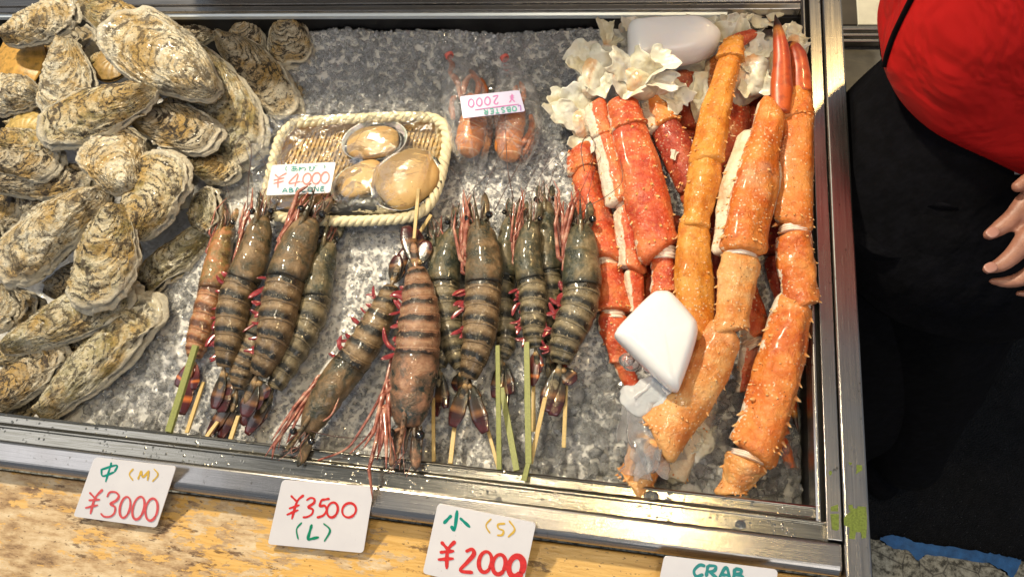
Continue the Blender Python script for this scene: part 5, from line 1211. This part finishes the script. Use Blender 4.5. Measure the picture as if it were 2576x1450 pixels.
def words(txt, p0, p1, up, adv=.86):
    p0, p1, up = map(np.array, (p0, p1, up)); n = len(txt); d = (p1 - p0) / n; out = []
    for i, ch in enumerate(txt):
        if ch == ' ': continue
        for st in FONT[ch]: out.append([tuple(p0 + d * (i + x * adv) + up * y) for x, y in st])
    return out
def oval(cx, cy, rx, ry, sh=0.0, n=18, st=.6):
    return [(cx + rx * math.cos(a) - sh * ry * math.sin(a), cy + ry * math.sin(a)) for a in np.linspace(st, st + 2 * math.pi + .15, n)]
def card(corners, zs, strokes, label, th=.0012, rad=.0045, group='hand written price cards', face=None):
    """corners TL TR BR BL in pixels with heights; strokes: (colour, width px, [points px])"""
    q = [P(u, v, z) for (u, v), z in zip(corners, zs)]; c = sum(q) / 4; ex = nrm(q[1] - q[0] + q[2] - q[3]); nn_ = nrm(np.cross(ex, (q[0] - q[3]) + (q[1] - q[2]))); ey = np.cross(nn_, ex)
    if nn_[2] < 0: nn_, ey = -nn_, -ey
    loc = [np.array([(p - c).dot(ex), (p - c).dot(ey)]) for p in q]; o = []
    for i in range(4):
        a, b, d = loc[i], loc[i - 1], loc[(i + 1) % 4]; u0 = nrm(b - a) * rad; u1 = nrm(d - a) * rad
        for t in np.linspace(0, 1, 7): o.append((1 - t) ** 2 * (a + u0) + 2 * t * (1 - t) * a + t * t * (a + u1))
    o = np.array(o); n = len(o); top = c + np.outer(o[:, 0], ex) + np.outer(o[:, 1], ey); V = np.vstack([top, top - nn_ * th])
    root = thing('price_card', c - nn_ * th, label, 'price card', group)
    mesh('card', V, [tuple(range(n))[::-1], tuple(range(n, 2 * n))] + [(i, (i + 1) % n, (i + 1) % n + n, i + n) for i in range(n)], face or CARD, root, False)
    by = {}
    for col_, w_, pts in strokes: by.setdefault(col_, []).append((w_, pts))
    for ci, (col_, L_) in enumerate(by.items()):
        pcs = []
        for si, (w_, pts) in enumerate(L_):
            W3 = []
            for u, v in pts:
                d = ray(u, v); t = (c + nn_ * .00025 - CAMPOS).dot(nn_) / d.dot(nn_); W3.append(CAMPOS + d * t)
            Q = spline(W3, max(10, 5 * len(W3))) if len(W3) > 2 else spline(W3, 8)
            T = np.gradient(Q, axis=0); T /= np.linalg.norm(T, axis=1)[:, None] + 1e-9; S = np.cross(T, nn_); hw = w_ * px(c) / 2
            tt = np.linspace(0, 1, len(Q)); ww = hw * (1 + .16 * np.sin(tt * 9 + si)) * np.clip(np.minimum(tt, 1 - tt) * 14 + .55, 0, 1)
            zo = nn_ * (.00004 * (si + ci * 3)); A = Q + S * ww[:, None] + zo; B = Q - S * ww[:, None] + zo; m_ = len(Q)
            pcs.append((np.vstack([A, B]), [(i, i + 1, m_ + i + 1, m_ + i) for i in range(m_ - 1)]))
        V, Fc, pc = join(pcs); mesh('handwriting', V, Fc, INK[col_], root, False)
def tr(L, k, ox, oy): return [(ox + a * k, oy + b * k) for a, b in L]
ZA = lambda L: tr(L, .375, 0, 1030.4); ZB = lambda L: tr(L, .475, 966, 1030.4); ZC = lambda L: tr(L, .2665, 644, 225.4); ZD = lambda L: tr(L, .2665, 1062.6, 64.4)
zt_, zb_ = .0165, -.0185
card(ZA([(632, 318), (1182, 378), (1048, 788), (492, 712)]), (zt_, zt_, zb_, zb_), [
    ('teal', 5, ZA([(674, 400), (782, 370), (768, 414)])), ('teal', 5, ZA([(680, 396), (690, 442), (768, 414)])), ('teal', 5, ZA([(748, 350), (730, 410), (708, 482)])),
    ('yellow', 4, ZA([(895, 392), (868, 430), (893, 472)])), ('yellow', 5, ZA([(925, 464), (948, 405)])), ('yellow', 5, ZA([(948, 405), (958, 448), (1000, 404)])), ('yellow', 5, ZA([(1000, 404), (990, 472)])), ('yellow', 4, ZA([(1032, 392), (1060, 432), (1022, 478)])),
    ('softred', 6, ZA([(600, 550), (640, 592)])), ('softred', 6, ZA([(690, 530), (638, 590), (606, 696)])), ('softred', 6, ZA([(595, 604), (672, 598)])), ('softred', 6, ZA([(572, 655), (658, 635)])),
    ('softred', 6, ZA([(718, 582), (738, 550), (778, 550), (798, 575), (780, 605), (742, 628), (772, 648), (768, 688), (740, 712), (700, 712), (676, 690)])),
    ('softred', 6, ZA(oval(840, 650, 34, 70, .18))), ('softred', 6, ZA(oval(930, 655, 38, 76, .2))), ('softred', 6, ZA(oval(1018, 665, 40, 74, .12)))],
    'white price card with green character and 3000 yen in red, in front of the oysters')
card(ZA([(1893, 468), (2508, 515), (2436, 958), (1795, 898)]), (zt_, zt_, zb_, zb_), [
    ('red', 6, ZA([(1950, 572), (1990, 612)])), ('red', 6, ZA([(2038, 568), (1992, 615), (1957, 732)])), ('red', 6, ZA([(1938, 660), (2010, 635)])), ('red', 6, ZA([(1922, 702), (2002, 668)])),
    ('red', 6, ZA([(2055, 605), (2082, 588), (2108, 595), (2105, 622), (2068, 650), (2098, 665), (2092, 696), (2060, 715), (2030, 718)])),
    ('red', 6, ZA([(2158, 598), (2145, 642), (2178, 640), (2190, 670), (2168, 705), (2125, 720)])), ('red', 6, ZA([(2155, 602), (2212, 592)])), ('red', 6, ZA(oval(2230, 668, 36, 50, .12))), ('red', 6, ZA(oval(2342, 670, 46, 48, .1))),
    ('green', 4, ZA([(2025, 752), (1990, 798), (2000, 866)])), ('green', 7, ZA([(2092, 765), (2062, 868)])), ('green', 7, ZA([(2062, 868), (2140, 850)])), ('green', 5, ZA([(2170, 758), (2214, 805), (2175, 880)]))],
    'white price card reading 3500 yen and L in green, below the slanting prawn')
card(ZB([(285, 494), (806, 596), (722, 990), (205, 862)]), (zt_, zt_, zb_, zb_), [
    ('teal', 8, ZB([(388, 530), (373, 632), (355, 612)])), ('teal', 8, ZB([(358, 556), (315, 600)])), ('teal', 8, ZB([(402, 570), (456, 620)])),
    ('yellow', 4, ZB([(568, 574), (540, 610), (562, 652)])), ('yellow', 5, ZB([(642, 600), (605, 604), (606, 625), (632, 638), (625, 660), (598, 662)])), ('yellow', 5, ZB([(662, 584), (692, 632), (656, 672)])),
    ('red', 9, ZB([(302, 695), (340, 738)])), ('red', 9, ZB([(378, 692), (338, 742), (332, 840)])), ('red', 9, ZB([(295, 752), (372, 744)])), ('red', 9, ZB([(285, 790), (370, 784)])),
    ('red', 10, ZB([(432, 748), (466, 735), (476, 762), (440, 805), (405, 848), (472, 858)])), ('red', 10, ZB(oval(537, 802, 34, 54, .1))), ('red', 10, ZB(oval(610, 815, 34, 52, .1))), ('red', 15, ZB(oval(700, 826, 38, 54, .1)))],
    'white price card with green character and 2000 yen in thick red strokes')
card(ZB([(1484, 771), (2088, 846), (2010, 1270), (1400, 1180)]), (zt_, zt_, zb_, zb_), [
    ('bluegreen', 8, ZB([(1702, 826), (1672, 820), (1642, 850), (1655, 880), (1692, 868)])), ('bluegreen', 8, ZB([(1716, 820), (1706, 882)])), ('bluegreen', 8, ZB([(1716, 822), (1756, 826), (1748, 850), (1712, 855)])), ('bluegreen', 8, ZB([(1722, 855), (1766, 888)])),
    ('bluegreen', 8, ZB([(1775, 886), (1812, 832), (1832, 892)])), ('bluegreen', 8, ZB([(1786, 870), (1826, 872)])), ('bluegreen', 8, ZB([(1858, 836), (1850, 900)])), ('bluegreen', 8, ZB([(1858, 838), (1892, 845), (1885, 864), (1857, 868)])), ('bluegreen', 8, ZB([(1857, 868), (1898, 878), (1890, 905), (1850, 902)]))],
    'white card starting with the word CRAB in green at the corner of the counter')
card(ZC([(150, 712), (754, 682), (700, 972), (93, 998)]), (.020, .020, .014, .014), [
    ('teal', 2.2, ZC([(292, 722), (278, 745), (290, 766)])), ('teal', 2.2, ZC([(330, 731), (385, 727)])), ('teal', 2.2, ZC([(352, 716), (358, 765)])), ('teal', 2.2, ZC([(380, 736), (365, 765), (338, 764), (345, 747), (382, 746), (390, 760), (378, 772)])),
    ('teal', 2.2, ZC([(412, 725), (412, 768)])), ('teal', 2.2, ZC([(400, 742), (422, 738), (402, 764)])), ('teal', 2.2, ZC([(418, 752), (448, 735), (470, 748), (455, 766)])), ('teal', 2.2, ZC([(495, 735), (516, 730), (505, 758), (525, 768), (545, 745), (545, 726), (560, 742)])), ('teal', 2, ZC([(560, 714), (566, 722)])), ('teal', 2, ZC([(574, 711), (580, 719)])), ('teal', 2.2, ZC([(640, 710), (652, 728), (642, 740)])),
    ('pinkred', 3.6, ZC([(178, 800), (216, 834)])), ('pinkred', 3.6, ZC([(290, 785), (216, 836), (206, 928)])), ('pinkred', 3.6, ZC([(165, 856), (268, 832)])), ('pinkred', 3.6, ZC([(165, 886), (262, 862)])),
    ('pinkred', 3.6, ZC([(398, 786), (312, 882), (420, 866)])), ('pinkred', 3.6, ZC([(400, 800), (366, 915)])), ('pinkred', 4, ZC([(430, 868), (436, 871)])), ('pinkred', 3.6, ZC(oval(482, 840, 38, 50, .15))), ('pinkred', 3.6, ZC(oval(570, 836, 40, 52, .12))), ('pinkred', 3.6, ZC(oval(652, 830, 38, 52, .12)))]
    + [('bluegreen', 2.6, s_) for s_ in words('ABALONE', ZC([(250, 972)])[0], ZC([(668, 952)])[0], (0, -10.6), .80)],
    'white card reading 4000 yen and ABALONE lying on the wrapped basket', rad=.003)
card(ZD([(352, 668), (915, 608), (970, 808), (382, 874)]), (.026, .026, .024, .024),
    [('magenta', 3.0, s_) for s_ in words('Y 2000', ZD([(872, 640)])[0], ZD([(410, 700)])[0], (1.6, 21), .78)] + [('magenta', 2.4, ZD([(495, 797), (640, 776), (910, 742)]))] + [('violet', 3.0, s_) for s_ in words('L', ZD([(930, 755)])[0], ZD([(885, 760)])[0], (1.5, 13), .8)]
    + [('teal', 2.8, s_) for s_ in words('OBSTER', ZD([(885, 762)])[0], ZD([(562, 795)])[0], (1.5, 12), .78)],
    'upside down card reading 2000 yen and LOBSTER bridging the two lobster bags', rad=.003, face=simple('shaded_card', (.42, .40, .58), .3, 0, .05, 30))  # shade over this card is put into its dark lilac face colour

# ================================================================ person
ps = thing('person', P(2300, 1200, FLOOR_Z), 'person in a red jacket and black trousers standing beside the case with one hand lowered', 'person')
SKIN = Mat('skin'); v = SKIN.coord()
SKIN.set(color=SKIN.ramp(SKIN.noise(v, 50, 5, .6), [(.35, (.24, .10, .065)), (.65, (.36, .17, .115))]), rough=.45, sss=.15, ssss=.01, normal=SKIN.bump(SKIN.noise(v, 380, 4), .3, .001)); SKIN = SKIN.m
m = Mat('red_jacket'); v = m.coord()
m.set(color=m.ramp(m.noise(v, 9, 3), [(.3, (.38, .006, .007)), (.7, (.50, .011, .011))]), rough=.62, spec=.2, normal=m.bump(m.noise(v, 900, 2), .25, .0006, m.bump(m.noise(v, 9, 3, .5, 1.2), .45, .04)))
RED = m.m
m = Mat('black_trousers'); v = m.coord(); 
m.set(color=m.ramp(m.noise(v, 60, 5, .7), [(.4, (.0018, .0018, .0028)), (.75, (.0045, .0045, .007))]), rough=.85, spec=.1, normal=m.bump(m.noise(m.coord((1, 1, .4)), 16, 4), .8, .01))
BLK = m.m
Ch = P(2625, 178, .10)
def ring_loft(name, rows, mat, n=72, fold=0.0, seed=0, cap=False, thick=0):
    """rows: (x, y, z, rx, ry, rot)"""
    R_ = spline(rows, 60); a = np.arange(n) / n * 2 * math.pi; V = []
    for x, y, z, rx, ry, ro in R_:
        w_ = 1 + fold * vn(np.stack([np.cos(a) * 2.4, np.sin(a) * 2.4, a * 0 + z * 7 + seed], -1), seed)
        X_, Y_ = rx * w_ * np.cos(a), ry * w_ * np.sin(a); V.append(np.stack([x + X_ * math.cos(ro) - Y_ * math.sin(ro), y + X_ * math.sin(ro) + Y_ * math.cos(ro), a * 0 + z], -1))
    V = np.vstack(V); Fc = grid_faces(60, n, True)
    if mat is BLK: V[:, 0] = np.maximum(V[:, 0], xr2 + .006)
    if cap: V = np.vstack([V, V[:n].mean(0), V[-n:].mean(0)]); c0 = 60 * n; Fc += [(c0, (j + 1) % n, j) for j in range(n)] + [(c0 + 1, 59 * n + j, 59 * n + (j + 1) % n) for j in range(n)]
    o = mesh(name, V, Fc, mat, ps)
    if thick: s_ = o.modifiers.new('t', 'SOLIDIFY'); s_.thickness = thick
    return o
hx, hy = Ch[0], Ch[1]
RO = -.55
JK = ring_loft('jacket', [(hx + .008, hy - .004, .090, .172, .118, RO), (hx, hy, .12, .176, .124, RO), (hx, hy + .01, .22, .178, .128, RO), (hx + .01, hy + .03, .38, .19, .13, RO), (hx + .02, hy + .05, .50, .20, .12, RO), (hx + .02, hy + .05, .57, .15, .09, RO), (hx + .02, hy + .05, .60, .07, .07, RO)], RED, 96, .05, 4, thick=.003)
ring_loft('jacket_lining', [(hx + .008, hy - .004, .086, .166, .112, RO), (hx, hy, .10, .166, .112, RO), (hx, hy, .14, .15, .10, RO)], BLK, 60)
# dark cord hanging down the jacket
from mathutils.bvhtree import BVHTree
bv = BVHTree.FromPolygons([v.co[:] for v in JK.data.vertices], [tuple(p.vertices) for p in JK.data.polygons])
cp = []
for u, v in [(2312, -40), (2290, 4), (2268, 48), (2248, 92), (2234, 132), (2226, 165), (2222, 190)]:
    hit = bv.ray_cast(Vector(CAMPOS), Vector(ray(u, v)))
    if hit[0] is not None: q = np.array(hit[0]); cp.append(q + nrm(CAMPOS - q) * .002)
V, Fc, pc = wire(cp, .0032, .0032, 8, 60); mesh('apron_strap', V, Fc, BLK, ps)
kn = P(2290, 800, -.36); ft = P(2235, 1235, FLOOR_Z + .04); kn2 = np.array([.47, .30, -.38]); ft2 = np.array([.52, .22, FLOOR_Z + .04])
h1 = np.array([hx - .01, hy - .05, -.02])
ring_loft('trousers', [(hx, hy - .01, .10, .13, .095, RO), (hx, hy - .02, .04, .150, .118, RO), (h1[0], h1[1], -.05, .178, .145, RO), (h1[0] + .01, h1[1] - .02, -.12, .165, .15, RO)], BLK, 72, .03, 2, cap=True)
def limb(name, rows, mat, fold=.04, seed=1):
    R_ = spline(rows, 60); V, Fc, pc = loft(R_[:, :3], R_[:, 3], R_[:, 4], 40, up=(0, 1, 0), fn=lambda S, A: 1 + fold * vn(np.stack([np.cos(A) * 2, np.sin(A) * 2, S * 9 + seed], -1), seed)); V[:, 0] = np.maximum(V[:, 0], xr2 + .006); return mesh(name, V, Fc, mat, ps, True, pc)
a1 = P(2390, 560, -.08); a2 = P(2370, 800, -.30); a3 = P(2330, 1000, -.52); a4 = P(2275, 1150, -.72)
limb('trouser_leg', [(*(h1 + [-.01, .0, -.02]), .11, .11), (*a1, .105, .11), (*a2, .088, .10), (*a3, .068, .075), (*a4, .064, .07)], BLK, .07)
b1 = P(2250, 520, -.10); b2 = P(2215, 800, -.36); b3 = P(2190, 1010, -.60)
limb('trouser_leg', [(*(h1 + [-.06, .0, -.02]), .11, .11), (*b1, .11, .11), (*b2, .095, .10), (*b3, .08, .085), (*(b3 + [0.01, -.03, -.18]), .07, .075)], BLK, .06, 4)
for q_ in (a4, b3 + [0.01, -.03, -.16]):
    V, Fc, pc = blob((q_[0] - .01, q_[1] + .02, FLOOR_Z + .045), (.05, 0, 0), (0, .10, 0), (0, 0, .045), 20, 30); mesh('shoe', V, Fc, BLK, ps)
# body: hand, forearm, arm, neck and head as one surface
kk = px(P(2520, 600, -.02))
bodyparts = []
def fing(pts, ws):
    q_ = spline([P(*c) for c in pts], 40); r_ = np.interp(np.linspace(0, 1, 40), np.linspace(0, 1, len(ws)), ws) * kk / 2 * .98; V, Fc, pc = loft(q_, r_, r_ * .92, 20)
    e = blob(q_[0], (r_[0] * .98, 0, 0), (0, r_[0] * .98, 0), (0, 0, r_[0] * .9), 12, 16); return [(V, Fc, pc), e]
HZ = .07
bodyparts += fing([(2488, 590, HZ + .030), (2520, 570, HZ + .034), (2552, 543, HZ + .038), (2590, 500, HZ + .044), (2660, 455, HZ + .048)], [26, 36, 39, 44, 52])
bodyparts += fing([(2484, 677, HZ + .022), (2520, 664, HZ + .026), (2556, 634, HZ + .031), (2595, 588, HZ + .038), (2680, 510, HZ + .044)], [22, 33, 39, 46, 54])
bodyparts += fing([(2496, 707, HZ + .010), (2530, 709, HZ + .012), (2566, 702, HZ + .016), (2612, 672, HZ + .024), (2700, 570, HZ + .038)], [16, 26, 32, 40, 50])
bodyparts += fing([(2560, 738, HZ - .002), (2600, 735, HZ), (2640, 715, HZ + .010), (2720, 610, HZ + .032)], [14, 24, 30, 44])
bodyparts += fing([(2560, 470, HZ + .056), (2610, 440, HZ + .058), (2680, 430, HZ + .056), (2740, 460, HZ + .05)], [26, 34, 40, 48])
pc0 = P(2700, 520, HZ + .044)
bodyparts.append(blob(pc0, (.042, .012, .004), (-.010, .040, .0), (0, -.004, .017), 24, 30))
wr_ = pc0 + [.055, .012, .02]; el = wr_ + [.10, .10, .17]; sh_ = np.array([hx + .16, hy + .0, .50])
V, Fc, pc = loft(spline([pc0 + [.02, .004, .004], wr_, (wr_ + el) / 2, el, sh_], 60), np.interp(np.linspace(0, 1, 60), [0, .2, .5, 1], [.030, .027, .038, .048]), None, 24, up=(0, 1, .3)); bodyparts.append((V, Fc, pc))
bodyparts.append(blob((hx + .02, hy + .03, .42), (.15, -.06, 0), (.05, .09, 0), (0, 0, .17), 24, 32)); bodyparts.append(blob((hx + .01, hy, .12), (.125, -.06, 0), (.045, .085, 0), (0, 0, .20), 24, 32))
V, Fc, pc = loft(np.array([[hx + .02, hy + .05, z] for z in np.linspace(.52, .68, 10)]), .055, .055, 20, up=(0, 1, 0)); bodyparts.append((V, Fc, pc))
hc_ = np.array([hx + .01, hy + .03, .77])
bodyparts.append(blob(hc_, (.074, 0, 0), (0, .092, 0), (0, 0, .115), 30, 36)); bodyparts.append(blob(hc_ + [-.012, -.098, -.012], (.013, 0, 0), (0, .018, 0), (0, 0, .022), 10, 12))
for sg in (-1, 1): bodyparts.append(blob(hc_ + [sg * .076, .0, -.005], (.010, 0, 0), (0, .018, 0), (0, 0, .030), 10, 12))
V, Fc, pc = join(bodyparts); bo = mesh('body', V, Fc, SKIN, ps)
rm = bo.modifiers.new('skin', 'REMESH'); rm.mode = 'VOXEL'; rm.voxel_size = .0024; rm.use_smooth_shade = True
sm_ = bo.modifiers.new('smooth', 'SMOOTH'); sm_.iterations = 3; sm_.factor = .5
V, Fc, pc = blob(hc_ + [0, .016, .022], (.083, 0, 0), (0, .094, 0), (0, 0, .108), 30, 36, .05, 30); mesh('hair', V, Fc, simple('black_hair', (.01, .008, .007), .5), ps)
for sg in (-1, 1): ellipsoid(hc_ + [sg * .030, -.083, .008], .010, 'eye', EYEM, ps)
# nails
NAIL = simple('nail', (.40, .21, .17), .3, 0, .06, 60, coat=.4)
for (u, v, z, du, dv) in ((2497, 584, HZ + .0425, 19, -14), (2492, 672, HZ + .031, 17, -8)):
    c = P(u, v, z); d = nrm(P(u + du, v + dv, z) - c); s_ = np.cross(d, (0, 0, 1)); V, Fc, pc = blob(c, d * .0060, s_ * .0048, (0, 0, .0012), 12, 18, sq=.8); mesh('nail', V, Fc, NAIL, ps)
# sleeve, out to the shoulder
V, Fc, pc = loft(spline([(wr_ + el) / 2, el, sh_, sh_ + [-.04, .03, .04]], 30), [.055] * 20 + [.065] * 10, None, 24, up=(0, 1, .3)); mesh('sleeve', V, Fc, RED, ps)
V, Fc = box(*(P(2562, 425, .095)[0] + np.array([0, .02])), *(P(2562, 425, .095)[1] + np.array([-.002, .006])), .088, .0895); mesh('care_label', V, Fc, PALESTEEL, ps, False)
